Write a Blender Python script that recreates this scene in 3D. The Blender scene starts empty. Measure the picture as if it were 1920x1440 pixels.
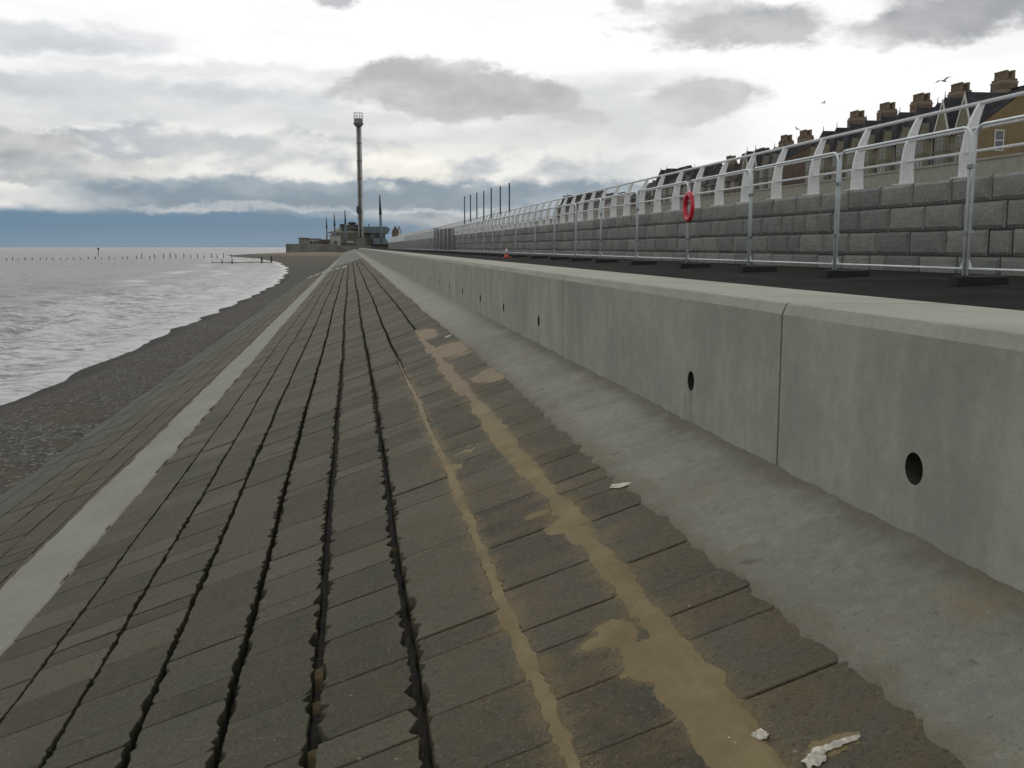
import bpy, math, random
import numpy as np
from mathutils import Vector, noise as mn
R = math.radians
random.seed(7)
rng = np.random.default_rng(5)
scene = bpy.context.scene
col = scene.collection

# ------------------------------------------------------------------ camera
YAW, PITCH = 9.01, 7.703
cam_d = bpy.data.cameras.new('camera'); cam = bpy.data.objects.new('camera', cam_d); col.objects.link(cam)
cam_d.sensor_width = 36; cam_d.lens = 36 * 1900 / 1920; cam_d.clip_start = .05; cam_d.clip_end = 20000
cam.location = (0, 0, 0); cam.rotation_euler = (R(90 - PITCH), 0, R(-YAW))
scene.camera = cam
scene.view_settings.view_transform = 'Standard'; scene.view_settings.look = 'None'
scene.view_settings.exposure = 0; scene.view_settings.gamma = 1
SUN_AZ, SUN_EL = 4, 38          # azimuth to the right of +Y

# ------------------------------------------------------------------ node helpers
class NT:
    def __init__(s, nt): s.nt = nt; nt.nodes.clear()
    def n(s, typ, ins=None, **kw):
        nd = s.nt.nodes.new(typ)
        for k, v in kw.items(): setattr(nd, k, v)
        for k, v in (ins or {}).items(): s.put(nd.inputs[k], v)
        return nd
    def put(s, sock, v):
        if isinstance(v, bpy.types.NodeSocket): s.nt.links.new(v, sock)
        elif isinstance(v, (tuple, list)):
            v = tuple(v)
            if sock.type == 'RGBA' and len(v) == 3: v = v + (1,)
            sock.default_value = v
        else: sock.default_value = v
    def m(s, op, a, b=None, c=None, clamp=False):
        nd = s.nt.nodes.new('ShaderNodeMath'); nd.operation = op; nd.use_clamp = clamp
        for i, v in enumerate((a, b, c)):
            if v is not None: s.put(nd.inputs[i], v)
        return nd.outputs[0]
    def ss(s, v, lo, hi, a=0., b=1.):
        nd = s.nt.nodes.new('ShaderNodeMapRange'); nd.interpolation_type = 'SMOOTHSTEP'
        if lo > hi: lo, hi, a, b = hi, lo, b, a
        for i, x in enumerate((v, lo, hi, a, b)): s.put(nd.inputs[i], x)
        return nd.outputs[0]
    def mix(s, f, a, b, mode='MIX'):
        nd = s.nt.nodes.new('ShaderNodeMix'); nd.data_type = 'RGBA'; nd.blend_type = mode
        s.put(nd.inputs[0], f); s.put(nd.inputs[6], a); s.put(nd.inputs[7], b)
        return nd.outputs[2]
    def noise(s, vec, scale, detail=3, rough=.55, out=0):
        nd = s.n('ShaderNodeTexNoise', {'Scale': scale, 'Detail': detail, 'Roughness': rough})
        if vec is not None: s.put(nd.inputs['Vector'], vec)
        return nd.outputs[out]
    def mapv(s, vec, scale=(1, 1, 1), loc=(0, 0, 0)):
        nd = s.n('ShaderNodeMapping', {'Scale': scale, 'Location': loc}); s.put(nd.inputs['Vector'], vec)
        return nd.outputs[0]
    def xyz(s, vec):
        nd = s.n('ShaderNodeSeparateXYZ', {0: vec}); return nd.outputs
    def pos(s): return s.n('ShaderNodeNewGeometry').outputs['Position']
    def objv(s): return s.n('ShaderNodeTexCoord').outputs['Object']
    def attr(s, name, out='Fac'): return s.n('ShaderNodeAttribute', attribute_name=name).outputs[out]

def mat(name, fn, rough=.85, spec=.3, metal=0.):
    m = bpy.data.materials.new(name); m.use_nodes = True; T = NT(m.node_tree)
    out = T.n('ShaderNodeOutputMaterial'); b = T.n('ShaderNodeBsdfPrincipled')
    b.inputs['Roughness'].default_value = rough; b.inputs['Specular IOR Level'].default_value = spec
    b.inputs['Metallic'].default_value = metal
    r = fn(T)                       # dict: color, bump (height), dist, rough, normal
    T.put(b.inputs['Base Color'], r['color'])
    if 'spec' in r: T.put(b.inputs['Specular IOR Level'], r['spec'])
    if 'rough' in r: T.put(b.inputs['Roughness'], r['rough'])
    if 'bump' in r:
        bp = T.n('ShaderNodeBump', {'Height': r['bump'], 'Distance': r.get('dist', .01), 'Strength': r.get('str', 1.)})
        T.put(b.inputs['Normal'], bp.outputs[0])
    T.nt.links.new(b.outputs[0], out.inputs[0])
    return m

# ------------------------------------------------------------------ world
w = bpy.data.worlds.new('World'); scene.world = w; w.use_nodes = True
T = NT(w.node_tree)
wo = T.n('ShaderNodeOutputWorld'); bg = T.n('ShaderNodeBackground')
d = T.n('ShaderNodeTexCoord').outputs['Generated']
x, y, z = T.xyz(d)[0:3]
az = T.m('MULTIPLY', T.m('ARCTAN2', x, y), 57.2958)
el = T.m('MULTIPLY', T.m('ARCSINE', z), 57.2958)
AE = T.n('ShaderNodeCombineXYZ', {0: az, 1: el, 2: 0.}).outputs[0]
wn1 = T.xyz(T.noise(T.mapv(AE, (.10, .22, 1)), 1., 5, .6, 1))
wn2 = T.xyz(T.noise(T.mapv(AE, (.45, .8, 1), (7, 3, 0)), 1., 6, .62, 1))
def dens(ox, oy):
    v = T.n('ShaderNodeVectorMath', {0: AE, 1: (ox, oy, 0)}, operation='ADD').outputs[0]
    return T.noise(T.mapv(v, (.20, .42, 1), (3, 9, 0)), 1., 8, .60)
n1 = dens(0, 0)
def densl(ox, oy):
    v = T.n('ShaderNodeVectorMath', {0: AE, 1: (ox, oy, 0)}, operation='ADD').outputs[0]
    return T.noise(T.mapv(v, (.17, .34, 1), (3, 9, 0)), 1., 4, .50)
lit = T.m('ADD', .5, T.m('MULTIPLY', T.m('SUBTRACT', densl(0, 0), densl(.3, .9)), 3.4), clamp=True)
fine2 = T.noise(T.mapv(AE, (.10, .42, 1), (13, 2, 0)), 1., 6, .6)
def warp(v, c, a1, a2):
    return T.m('ADD', v, T.m('ADD', T.m('MULTIPLY', T.m('SUBTRACT', wn1[c], .5), a1), T.m('MULTIPLY', T.m('SUBTRACT', wn2[c], .5), a2)))
waz = warp(az, 0, 5., 2.6); wel = warp(el, 1, 1.6, 1.6)
def pz(px, py): return math.degrees(math.atan((px - 960) / 1900)) + 9.0, math.degrees(math.atan((463 - py) / 1950))
def cloud(c, px, py, rx, ry, dark, light, op, soft=.4, edge=1.3):
    cx, cy = pz(px, py); k = 57.3 / 1950
    dx = T.m('DIVIDE', T.m('SUBTRACT', waz, cx), rx * k); dy = T.m('DIVIDE', T.m('SUBTRACT', wel, cy), ry * k)
    r = T.m('SQRT', T.m('ADD', T.m('MULTIPLY', dx, dx), T.m('MULTIPLY', dy, dy)))
    r = T.m('SUBTRACT', r, T.m('MULTIPLY', T.m('SUBTRACT', n1, .5), edge * 1.6))
    f = T.m('MULTIPLY', T.ss(r, 1.0 + soft * .6, 1.0 - soft), op)
    return T.mix(f, c, T.mix(lit, dark, light) if dark != light else dark)
W = (1.06, 1.06, 1.04)
# luminous high overcast, greyer lower down and to the left
base = T.mix(T.ss(fine2, .38, .66), (1.06, 1.06, 1.04), (.97, .97, .965))
g1 = T.m('MULTIPLY', T.ss(wel, 10.2, 8.2), T.ss(az, 24, 17))
base = T.mix(g1, base, T.mix(T.ss(fine2, .36, .62), (.88, .88, .87), (.68, .69, .70)))
hi = T.ss(el, 15, 32)
base = T.mix(T.m('MULTIPLY', hi, .80), base, (.60, .63, .68))
c = base
c = cloud(c, 60, 110, 260, 26, (.56, .58, .62), (.70, .71, .73), .85, .5, .9)
c = cloud(c, 200, 190, 460, 24, (.52, .545, .59), (.66, .675, .70), .85, .6, .9)
c = cloud(c, 330, 225, 420, 26, (.58, .60, .63), (.74, .745, .75), .7, .7, .9)
c = cloud(c, 380, 150, 240, 12, (.62, .63, .66), (.78, .78, .78), .6, .7, .9)
c = cloud(c, 300, 268, 260, 9, (.95, .94, .90), (1., .99, .94), .6, .7, .7)
# cumulus bank: sunlit heads over blue-grey bases
bankm = T.m('MULTIPLY', T.ss(T.m('ADD', wel, T.m('MULTIPLY', T.m('SUBTRACT', n1, .5), -5.)), 6.3, 5.7), T.ss(az, 20, 10))
bank = T.mix(T.ss(lit, .22, .72), (.45, .485, .53), (.86, .85, .82))
c = T.mix(T.m('MULTIPLY', bankm, .9), c, bank)
c = cloud(c, 50, 290, 120, 28, (.33, .345, .37), (.55, .555, .56), .9, .3, 1.2)
c = cloud(c, 200, 325, 190, 22, (.36, .39, .43), (.62, .62, .62), .8, .4, 1.2)
c = cloud(c, 760, 310, 90, 32, (.86, .83, .76), (1.04, 1.02, .94), .9, .5, 1.2)
c = cloud(c, 480, 295, 170, 40, (.56, .575, .59), (.90, .89, .86), .75, .5, 1.2)
dkb = T.mix(T.ss(lit, .2, .85), (.20, .26, .325), (.36, .42, .48))
c = cloud(c, 470, 365, 330, 27, (.20, .27, .345), (.30, .37, .44), .97, .45, .6)
c = cloud(c, 880, 372, 260, 26, (.24, .30, .355), (.36, .41, .46), .92, .45, .6)
c = cloud(c, 70, 345, 200, 10, (.33, .36, .40), (.46, .48, .50), .8, .6, .9)
c = cloud(c, 60, 378, 190, 15, (.55, .57, .60), (.80, .80, .79), .9, .5, 1.)
lowm = T.m('MULTIPLY', T.m('MULTIPLY', T.ss(T.m('ADD', wel, T.m('MULTIPLY', T.m('SUBTRACT', n1, .5), -2.)), 3.7, 3.1), T.ss(waz, -17, -11)), T.ss(az, 26, 14))
c = T.mix(T.m('MULTIPLY', lowm, .9), c, T.mix(T.ss(lit, .2, .9), (.19, .265, .345), (.31, .38, .45)))
blue = T.mix(T.ss(el, .0, 1.3), (.150, .255, .360), (.098, .205, .325))
elb = T.m('ADD', T.m('ADD', el, T.m('ADD', T.m('MULTIPLY', T.m('SUBTRACT', wn1[1], .5), .6), T.m('MULTIPLY', T.m('SUBTRACT', n1, .5), .9))), T.m('MULTIPLY', T.ss(az, -6, 9), .9))
c = T.mix(T.m('MULTIPLY', T.ss(elb, 2.15, 1.65), T.ss(az, 14, 0)), c, blue)
c = cloud(c, 480, 390, 230, 6, (.40, .46, .52), (.56, .60, .64), .75, .7, .8)
c = cloud(c, 800, 393, 170, 6, (.42, .48, .53), (.56, .60, .62), .75, .7, .8)
c = cloud(c, 960, 425, 190, 20, (.43, .44, .45), (.50, .50, .50), .85, .8, .8)
# free-floating cumulus and the dark clouds at upper right
c = cloud(c, 840, 172, 165, 62, (.43, .43, .435), (.66, .655, .645), .93, .22, 1.2)
c = cloud(c, 960, 185, 120, 34, (.42, .42, .42), (.60, .60, .59), .8, .3, 1.2)
c = cloud(c, 1060, 222, 90, 16, (.50, .50, .50), (.62, .62, .61), .7, .5, 1.2)
c = cloud(c, 900, 262, 300, 34, (.56, .565, .57), (.76, .755, .745), .6, .6, 1.1)
c = cloud(c, 1325, 200, 100, 42, (.50, .50, .50), (.72, .715, .70), .85, .3, 1.2)
c = cloud(c, 1400, 72, 170, 36, (.31, .32, .335), (.55, .55, .55), .93, .5, 1.7)
c = cloud(c, 1290, 40, 120, 26, (.42, .43, .44), (.66, .66, .65), .7, .6, 1.7)
c = cloud(c, 1700, 95, 150, 30, (.36, .365, .375), (.56, .56, .56), .85, .6, 1.7)
c = cloud(c, 1850, 55, 200, 62, (.29, .295, .31), (.47, .47, .475), .95, .45, 1.5)
c = cloud(c, 640, 14, 40, 20, (.44, .44, .46), (.62, .62, .62), .85, .5, 1.6)
c = cloud(c, 1180, 18, 40, 24, (.56, .56, .57), (.74, .74, .73), .8, .6, 1.6)
c = T.mix(T.ss(z, -.0, -.03), c, (.22, .22, .21))
sky = T.n('ShaderNodeTexSky', sky_type='NISHITA', sun_disc=False, sun_elevation=R(SUN_EL), sun_rotation=R(SUN_AZ))
skyc = T.mix(1., sky.outputs[0], (.10, .10, .10), 'MULTIPLY')
c = T.mix(.94, skyc, c)
bg.inputs['Strength'].default_value = 1.0
T.put(bg.inputs['Color'], c)
bg_str = T.n('ShaderNodeMath')
T.nt.links.new(bg.outputs[0], wo.inputs[0])

sl = bpy.data.lights.new('sun', 'SUN'); sl.energy = .5; sl.angle = R(14); sl.color = (1, .96, .9)
so = bpy.data.objects.new('sun', sl); col.objects.link(so); so.rotation_euler = (R(90 - SUN_EL), 0, R(180 - SUN_AZ))

# ------------------------------------------------------------------ object helpers
def tag(o, label=None, cat=None, group=None, kind=None):
    if label: o['label'] = label
    if cat: o['category'] = cat
    if group: o['group'] = group
    if kind: o['kind'] = kind
    return o
def empty(name, loc=(0, 0, 0), rz=0):
    o = bpy.data.objects.new(name, None); col.objects.link(o); o.location = loc; o.rotation_euler.z = rz
    o.empty_display_size = .3
    return o
def copy_tree(o, parent=None):
    c = o.copy(); col.objects.link(c)
    if parent: c.parent = parent
    for ch in o.children: copy_tree(ch, c)
    return c

class MB:
    def __init__(s): s.v = []; s.f = []; s.mi = []; s.cur = 0; s.att = []; s.tone = .5; s.smooth = []; s.sm = False
    def add(s, vs, fs, tone=None):
        b = len(s.v); s.v += [tuple(p) for p in vs]
        t = s.tone if tone is None else tone
        s.att += [t] * len(vs)
        for f in fs: s.f.append([b + i for i in f]); s.mi.append(s.cur); s.smooth.append(s.sm)
    def box(s, a, b, tone=None, rz=0):
        x0, y0, z0 = a; x1, y1, z1 = b
        vs = [(x0, y0, z0), (x1, y0, z0), (x1, y1, z0), (x0, y1, z0), (x0, y0, z1), (x1, y0, z1), (x1, y1, z1), (x0, y1, z1)]
        s.add(vs, [(0, 3, 2, 1), (4, 5, 6, 7), (0, 1, 5, 4), (1, 2, 6, 5), (2, 3, 7, 6), (3, 0, 4, 7)], tone)
    def prism(s, poly, axis, lo, hi, tone=None):      # polygon in the two other axes
        n = len(poly); vs = []
        for t in (lo, hi):
            for p in poly:
                q = list(p); q.insert(axis, t); vs.append(q)
        fs = [list(range(n))[::-1], list(range(n, 2 * n))] + [(i, (i + 1) % n, n + (i + 1) % n, n + i) for i in range(n)]
        s.add(vs, fs, tone)
    def tube(s, pts, r, n=8, cap=True, tone=None):
        pts = [Vector(p) for p in pts]; m = len(pts)
        rs = r if isinstance(r, (list, tuple)) else [r] * m
        vs = []; fs = []; ref = None
        for i, p in enumerate(pts):
            t = (pts[min(i + 1, m - 1)] - pts[max(i - 1, 0)]).normalized()
            if ref is None: ref = Vector((0, 0, 1)) if abs(t.z) < .9 else Vector((1, 0, 0))
            u = (ref - t * ref.dot(t)).normalized(); w_ = t.cross(u); ref = u
            for k in range(n):
                a = 2 * math.pi * k / n; vs.append(p + (u * math.cos(a) + w_ * math.sin(a)) * rs[i])
        for i in range(m - 1):
            for k in range(n):
                fs.append((i * n + k, i * n + (k + 1) % n, (i + 1) * n + (k + 1) % n, (i + 1) * n + k))
        o = s.sm; s.sm = True; s.add(vs, fs, tone); s.sm = o
        if cap:
            b = len(s.v) - len(vs)
            s.f.append([b + k for k in range(n)][::-1]); s.mi.append(s.cur); s.smooth.append(False)
            s.f.append([b + (m - 1) * n + k for k in range(n)]); s.mi.append(s.cur); s.smooth.append(False)
    def lathe(s, prof, c=(0, 0, 0), n=16, tone=None):
        vs = []; fs = []
        for r, z_ in prof:
            for k in range(n):
                a = 2 * math.pi * k / n; vs.append((c[0] + r * math.cos(a), c[1] + r * math.sin(a), c[2] + z_))
        for i in range(len(prof) - 1):
            for k in range(n):
                fs.append((i * n + k, i * n + (k + 1) % n, (i + 1) * n + (k + 1) % n, (i + 1) * n + k))
        o = s.sm; s.sm = True; s.add(vs, fs, tone); s.sm = o
        b = len(s.v) - len(vs)
        if prof[0][0] > 1e-4: s.f.append([b + k for k in range(n)][::-1]); s.mi.append(s.cur); s.smooth.append(False)
        if prof[-1][0] > 1e-4: s.f.append([b + (len(prof) - 1) * n + k for k in range(n)]); s.mi.append(s.cur); s.smooth.append(False)
    def build(s, name, mats, parent=None, origin=None):
        if not isinstance(mats, (list, tuple)): mats = [mats]
        if origin is not None: s.v = [(a - origin[0], b - origin[1], c_ - origin[2]) for a, b, c_ in s.v]
        me = bpy.data.meshes.new(name); me.from_pydata(s.v, [], s.f)
        for m in mats: me.materials.append(m)
        me.polygons.foreach_set('material_index', s.mi); me.polygons.foreach_set('use_smooth', s.smooth)
        a = me.attributes.new('tone', 'FLOAT', 'POINT'); a.data.foreach_set('value', s.att)
        me.update()
        o = bpy.data.objects.new(name, me); col.objects.link(o)
        if origin is not None: o.location = origin
        if parent is not None: o.parent = parent
        return o

def grid_mesh(name, X, Y, Z, m, attrs=None, keep=None, smooth=True):
    """X,Y,Z are (ny,nx) arrays"""
    ny, nx = X.shape
    co = np.stack([X, Y, Z], -1).reshape(-1, 3)
    idx = np.arange(ny * nx).reshape(ny, nx)
    q = np.stack([idx[:-1, :-1], idx[:-1, 1:], idx[1:, 1:], idx[1:, :-1]], -1)
    if keep is not None: q = q[keep[:-1, :-1] | keep[1:, 1:] | keep[:-1, 1:] | keep[1:, :-1]]
    q = q.reshape(-1, 4)
    used = np.unique(q); rm = np.full(ny * nx, -1); rm[used] = np.arange(len(used)); q = rm[q]; co = co[used]
    me = bpy.data.meshes.new(name)
    me.vertices.add(len(co)); me.vertices.foreach_set('co', co.astype(np.float32).ravel())
    me.loops.add(len(q) * 4); me.loops.foreach_set('vertex_index', q.astype(np.int32).ravel())
    me.polygons.add(len(q)); me.polygons.foreach_set('loop_start', np.arange(0, len(q) * 4, 4, dtype=np.int32))
    me.polygons.foreach_set('use_smooth', np.full(len(q), smooth))
    me.update(calc_edges=True); me.validate()
    for k, v in (attrs or {}).items():
        a = me.attributes.new(k, 'FLOAT', 'POINT'); a.data.foreach_set('value', v.reshape(-1)[used].astype(np.float32))
    me.materials.append(m)
    o = bpy.data.objects.new(name, me); col.objects.link(o)
    return o

# value noise in numpy
_P = rng.random((256, 256))
def vnoise(x, y):
    xi = np.floor(x).astype(int); yi = np.floor(y).astype(int); fx = x - xi; fy = y - yi
    fx = fx * fx * (3 - 2 * fx); fy = fy * fy * (3 - 2 * fy)
    g = lambda i, j: _P[(yi + j) & 255, (xi + i) & 255]
    return (g(0, 0) * (1 - fx) + g(1, 0) * fx) * (1 - fy) + (g(0, 1) * (1 - fx) + g(1, 1) * fx) * fy
def fbm(x, y, o=4):
    x = np.asarray(x, float); y = np.asarray(y, float)
    s = 0; a = .5; t = 0
    for i in range(o): s = s + a * vnoise(x * 2 ** i + 17 * i, y * 2 ** i + 5 * i); t += a; a *= .55
    return s / t - .5

# camera maths, used to read real positions off the photograph's pixels
th, ps = R(PITCH), R(YAW)
Fw = np.array([math.sin(ps) * math.cos(th), math.cos(ps) * math.cos(th), -math.sin(th)])
Rt = np.array([math.cos(ps), -math.sin(ps), 0.]); Up = np.cross(Rt, Fw)
def ray(px, py): return Fw + Rt * (px - 960) / 1900 - Up * (py - 720) / 1900
def on_x(px, py, X): r = ray(px, py); return r * X / r[0]
def on_y(px, py, Y): r = ray(px, py); return r * Y / r[1]
def on_z(px, py, Z): r = ray(px, py); return r * Z / r[2]
S_ = .33; H0 = 1.6
def on_slope(px, py): r = ray(px, py); return r * (-H0 / (r[2] - S_ * r[0]))
def sz(x): return -H0 + S_ * x

# ------------------------------------------------------------------ materials
lines = [-4.38, -4.02, -3.66, -3.30, -2.94, -2.60, -2.28, -1.96, -1.60, -1.24, -.88, -.50, -.15, .21, .575, .99, 1.42]
# drifts of sand: (px, py, rx, ry, height)
drifts = ((1225, 1235, .120, .17, .012), (1160, 1190, .085, .12, .011), (1120, 1205, .07, .06, .008), (1345, 1375, .06, .24, .012), (1050, 985, .07, .09, .008), (1010, 965, .07, .05, .006),
          (1560, 1396, .07, .04, .004), (1285, 1300, .07, .2, .012), (850, 655, .20, .75, .007), (925, 700, .20, .42, .007), (800, 625, .14, .8, .006), (970, 692, .14, .2, .006))
spots = []
for px, py, rx, ry, amp in drifts:
    c_ = on_slope(px, py); spots.append((float(c_[0]), float(c_[1]), rx, ry))
def concrete(c1, c2, streak=0., scale=1., bump=.0015, sand=0., edge=None):
    def f(T):
        p = T.pos()
        a = T.noise(p, 1.1 * scale, 5, .6); b = T.noise(p, 14 * scale, 4, .6); g = T.noise(p, 160, 2, .6)
        v = T.m('ADD', T.m('MULTIPLY', a, .6), T.m('ADD', T.m('MULTIPLY', b, .28), T.m('MULTIPLY', g, .12)))
        if streak:
            s1 = T.noise(T.mapv(p, (1, 6, .5)), 1.5, 5, .6)
            v = T.m('ADD', T.m('MULTIPLY', v, 1 - streak), T.m('MULTIPLY', s1, streak))
        cc = T.mix(T.ss(v, .36, .64), c1, c2)
        cc = T.mix(T.m('MULTIPLY', T.ss(g, .60, .75), .35), cc, tuple(k * .5 for k in c1))
        if sand:
            n = T.noise(T.mapv(p, (1.6, 1.0, 1)), 1.8, 6, .66)
            cc = T.mix(T.m('MULTIPLY', T.ss(n, .58, .70), sand), cc, (.20, .155, .085))
            sp = T.noise(p, 9, 4, .7)
            cc = T.mix(T.m('MULTIPLY', T.ss(sp, .64, .70), .6), cc, tuple(k * .42 for k in c1))
            X, Y = T.xyz(p)[0:2]
            bl = T.noise(T.mapv(p, (1, 1, 1), (4, 4, 0)), 4.5, 6, .7)
            cc = T.mix(T.m('MULTIPLY', T.ss(bl, .42, .62), .40), cc, (.155, .156, .146))
            rg = T.noise(T.mapv(p, (1, 1, 1), (2, 7, 0)), 26, 5, .8)
            cc = T.mix(T.m('MULTIPLY', T.ss(rg, .44, .34), .45), cc, (.10, .098, .075))
            cc = T.mix(T.m('MULTIPLY', T.ss(rg, .56, .66), .30), cc, (.33, .325, .28))
            dn = T.noise(T.mapv(p, (1.0, 3.0, 1), (1, 4, 0)), 3.2, 3, .5)
            cc = T.mix(T.m('MULTIPLY', T.ss(dn, .69, .73), .7), cc, (.085, .082, .062))
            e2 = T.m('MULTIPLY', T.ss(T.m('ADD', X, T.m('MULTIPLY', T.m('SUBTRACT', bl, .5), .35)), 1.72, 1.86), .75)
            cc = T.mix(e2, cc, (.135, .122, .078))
            e3 = T.m('MULTIPLY', T.ss(T.m('ADD', X, T.m('MULTIPLY', T.m('SUBTRACT', bl, .5), .5)), 1.47, 1.30), .6)
            cc = T.mix(e3, cc, (.125, .105, .062))
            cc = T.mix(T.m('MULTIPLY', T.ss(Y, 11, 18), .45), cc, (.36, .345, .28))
        if edge: cc = edge(T, cc)
        h = T.m('ADD', T.m('MULTIPLY', b, 1.5), g)
        return dict(color=cc, bump=h, dist=bump)
    return f
M = {}
def wall_edge(T, cc):
    o = T.objv(); z = T.xyz(o)[2]; n = T.noise(T.pos(), 7, 5, .65)
    f = T.ss(T.m('ADD', z, T.m('MULTIPLY', n, -.16)), -.02, -.10)
    cc = T.mix(T.m('MULTIPLY', f, .55), cc, (.17, .16, .11))
    bl = T.noise(T.mapv(T.pos(), (1, 1, .6)), 2.6, 7, .68)
    cc = T.mix(T.m('MULTIPLY', T.ss(bl, .40, .60), .40), cc, (.205, .21, .185))
    cc = T.mix(T.m('MULTIPLY', T.ss(T.noise(T.pos(), 55, 3, .8), .66, .72), .5), cc, (.12, .12, .10))
    yo = T.xyz(o)[1]; zo = T.xyz(o)[2]
    dy_ = T.m('ADD', T.m('ABSOLUTE', T.m('SUBTRACT', yo, 1.18)), T.m('MULTIPLY', T.m('SUBTRACT', T.noise(T.pos(), 14, 4, .6), .5), .07))
    st = T.m('MULTIPLY', T.ss(dy_, .055, .01), T.ss(zo, .36, .30))
    cc = T.mix(T.m('MULTIPLY', st, .35), cc, (.13, .115, .075))
    s = T.noise(T.mapv(T.pos(), (1, 2.2, .25)), 2.0, 5, .65)
    return T.mix(T.m('MULTIPLY', T.ss(s, .56, .74), .22), cc, (.17, .18, .15))
M['wall'] = mat('wall_concrete', concrete((.252, .252, .200), (.356, .353, .288), .16, 1, .0018, edge=wall_edge))
M['cap'] = mat('cap_concrete', concrete((.262, .254, .200), (.330, .320, .256), .0, 1.3, .0015))
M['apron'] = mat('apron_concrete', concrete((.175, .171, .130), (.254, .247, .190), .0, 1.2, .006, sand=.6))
M['strip'] = mat('strip_concrete', concrete((.188, .182, .138), (.238, .230, .176), .0, .8, .0015))
sand_spots = []
def fb(T):
    p = T.pos(); X, Y, Z = T.xyz(p)[0:3]
    tone = T.attr('tone')
    a = T.noise(p, 2.4, 6, .66); b = T.noise(p, 22, 5, .7); g = T.noise(p, 130, 4, .75); sp = T.noise(p, 55, 3, .8)
    pit = T.n('ShaderNodeTexVoronoi', {'Vector': p, 'Scale': 85.}).outputs['Distance']
    v = T.m('ADD', T.m('MULTIPLY', tone, .26), T.m('ADD', T.m('MULTIPLY', a, .44), T.m('MULTIPLY', b, .30)))
    cc = T.mix(T.ss(v, .34, .64), (.060, .054, .033), (.108, .099, .065))
    cc = T.mix(T.m('MULTIPLY', T.ss(T.noise(p, .9, 5, .6), .46, .62), .35), cc, (.058, .060, .034))
    # brown film of fine sand, strongest on the upper rows
    n = T.noise(T.mapv(p, (1.2, 1.5, 1), (3, 1, 0)), 3.3, 8, .74)
    m_ = T.m('MULTIPLY', T.ss(X, -.1, .8), T.ss(Y, 14, 4))
    m_ = T.m('ADD', T.m('MULTIPLY', m_, .62), .16)
    cc = T.mix(T.m('MULTIPLY', T.ss(n, .44, .62), m_), cc, (.128, .092, .048))
    # grains spilled beside the sand-filled joints and around the drifts
    def line(i): 
        x_ = T.m('ADD', lines[i], T.m('ADD', T.m('MULTIPLY', T.m('SINE', T.m('ADD', T.m('MULTIPLY', Y, .3), i * 1.3)), .011), T.m('MULTIPLY', T.m('SINE', T.m('ADD', T.m('MULTIPLY', Y, 1.7), i * 2.1)), .004)))
        return T.m('ABSOLUTE', T.m('SUBTRACT', X, x_))
    d_ = T.m('MINIMUM', T.m('MULTIPLY', line(14), 1.5), line(15))
    d_ = T.m('ADD', d_, T.ss(Y, 11, 16))
    for (cx, cy, rx, ry) in spots:
        q = T.n('ShaderNodeCombineXYZ', {0: T.m('DIVIDE', T.m('SUBTRACT', X, cx), rx), 1: T.m('DIVIDE', T.m('SUBTRACT', Y, cy), ry), 2: 0.}).outputs[0]
        L_ = T.n('ShaderNodeVectorMath', {0: q}, operation='LENGTH').outputs['Value']
        d_ = T.m('MINIMUM', d_, T.m('MULTIPLY', T.m('SUBTRACT', L_, .55), .16))
    gr = T.m('ADD', T.m('MULTIPLY', T.m('SUBTRACT', n, .5), .32), T.m('MULTIPLY', T.m('SUBTRACT', g, .5), .22))
    fs_ = T.ss(T.m('SUBTRACT', d_, gr), .125, .02)
    cc = T.mix(T.m('MULTIPLY', fs_, .85), cc, (.170, .126, .062))
    # bluish wet lower rows beside the beach
    cc = T.mix(T.m('MULTIPLY', T.ss(T.m('ADD', X, T.m('MULTIPLY', a, .8)), -2.6, -3.7), .40), cc, (.088, .092, .092))
    mo = T.m('MULTIPLY', T.m('MULTIPLY', T.ss(X, -4.0, -3.2), T.ss(X, -2.2, -2.9)), T.ss(T.noise(p, .5, 4), .42, .6))
    cc = T.mix(T.m('MULTIPLY', mo, .6), cc, (.075, .066, .030))
    cc = T.mix(T.m('MULTIPLY', T.ss(sp, .56, .68), .55), cc, (.20, .18, .135))
    s2 = T.noise(T.mapv(p, (1, 1, 1), (8, 2, 5)), 34, 4, .8)
    cc = T.mix(T.m('MULTIPLY', T.ss(s2, .44, .34), .60), cc, (.024, .022, .015))
    cc = T.mix(T.m('MULTIPLY', T.ss(s2, .58, .70), .35), cc, (.135, .122, .085))
    sh_ = T.n('ShaderNodeTexVoronoi', {'Vector': p, 'Scale': 6.5}); cc = T.mix(T.m('MULTIPLY', T.ss(sh_.outputs['Distance'], .045, .02), .8), cc, (.36, .33, .26))
    cc = T.mix(T.m('MULTIPLY', T.ss(g, .46, .34), .65), cc, (.020, .019, .013))
    h = T.m('ADD', T.m('ADD', T.m('MULTIPLY', b, 1.6), T.m('MULTIPLY', g, 1.2)), T.m('MULTIPLY', T.ss(pit, .0, .45), .5))
    return dict(color=cc, bump=h, dist=.006, rough=T.ss(a, .3, .7, .72, .9))
M['block'] = mat('revetment_block', fb, spec=.25)
def fbed(T):
    p = T.pos(); n = T.noise(p, 6, 5, .65); v = T.n('ShaderNodeTexVoronoi', {'Vector': p, 'Scale': 45.}).outputs['Color']
    vx = T.xyz(v)[0]
    cc = T.mix(T.ss(n, .4, .62), (.016, .015, .011), (.044, .038, .025))
    cc = T.mix(T.m('MULTIPLY', T.ss(vx, .8, .97), .5), cc, (.07, .063, .048))
    return dict(color=cc, bump=vx, dist=.02)
M['bed'] = mat('bedding', fbed)
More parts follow.
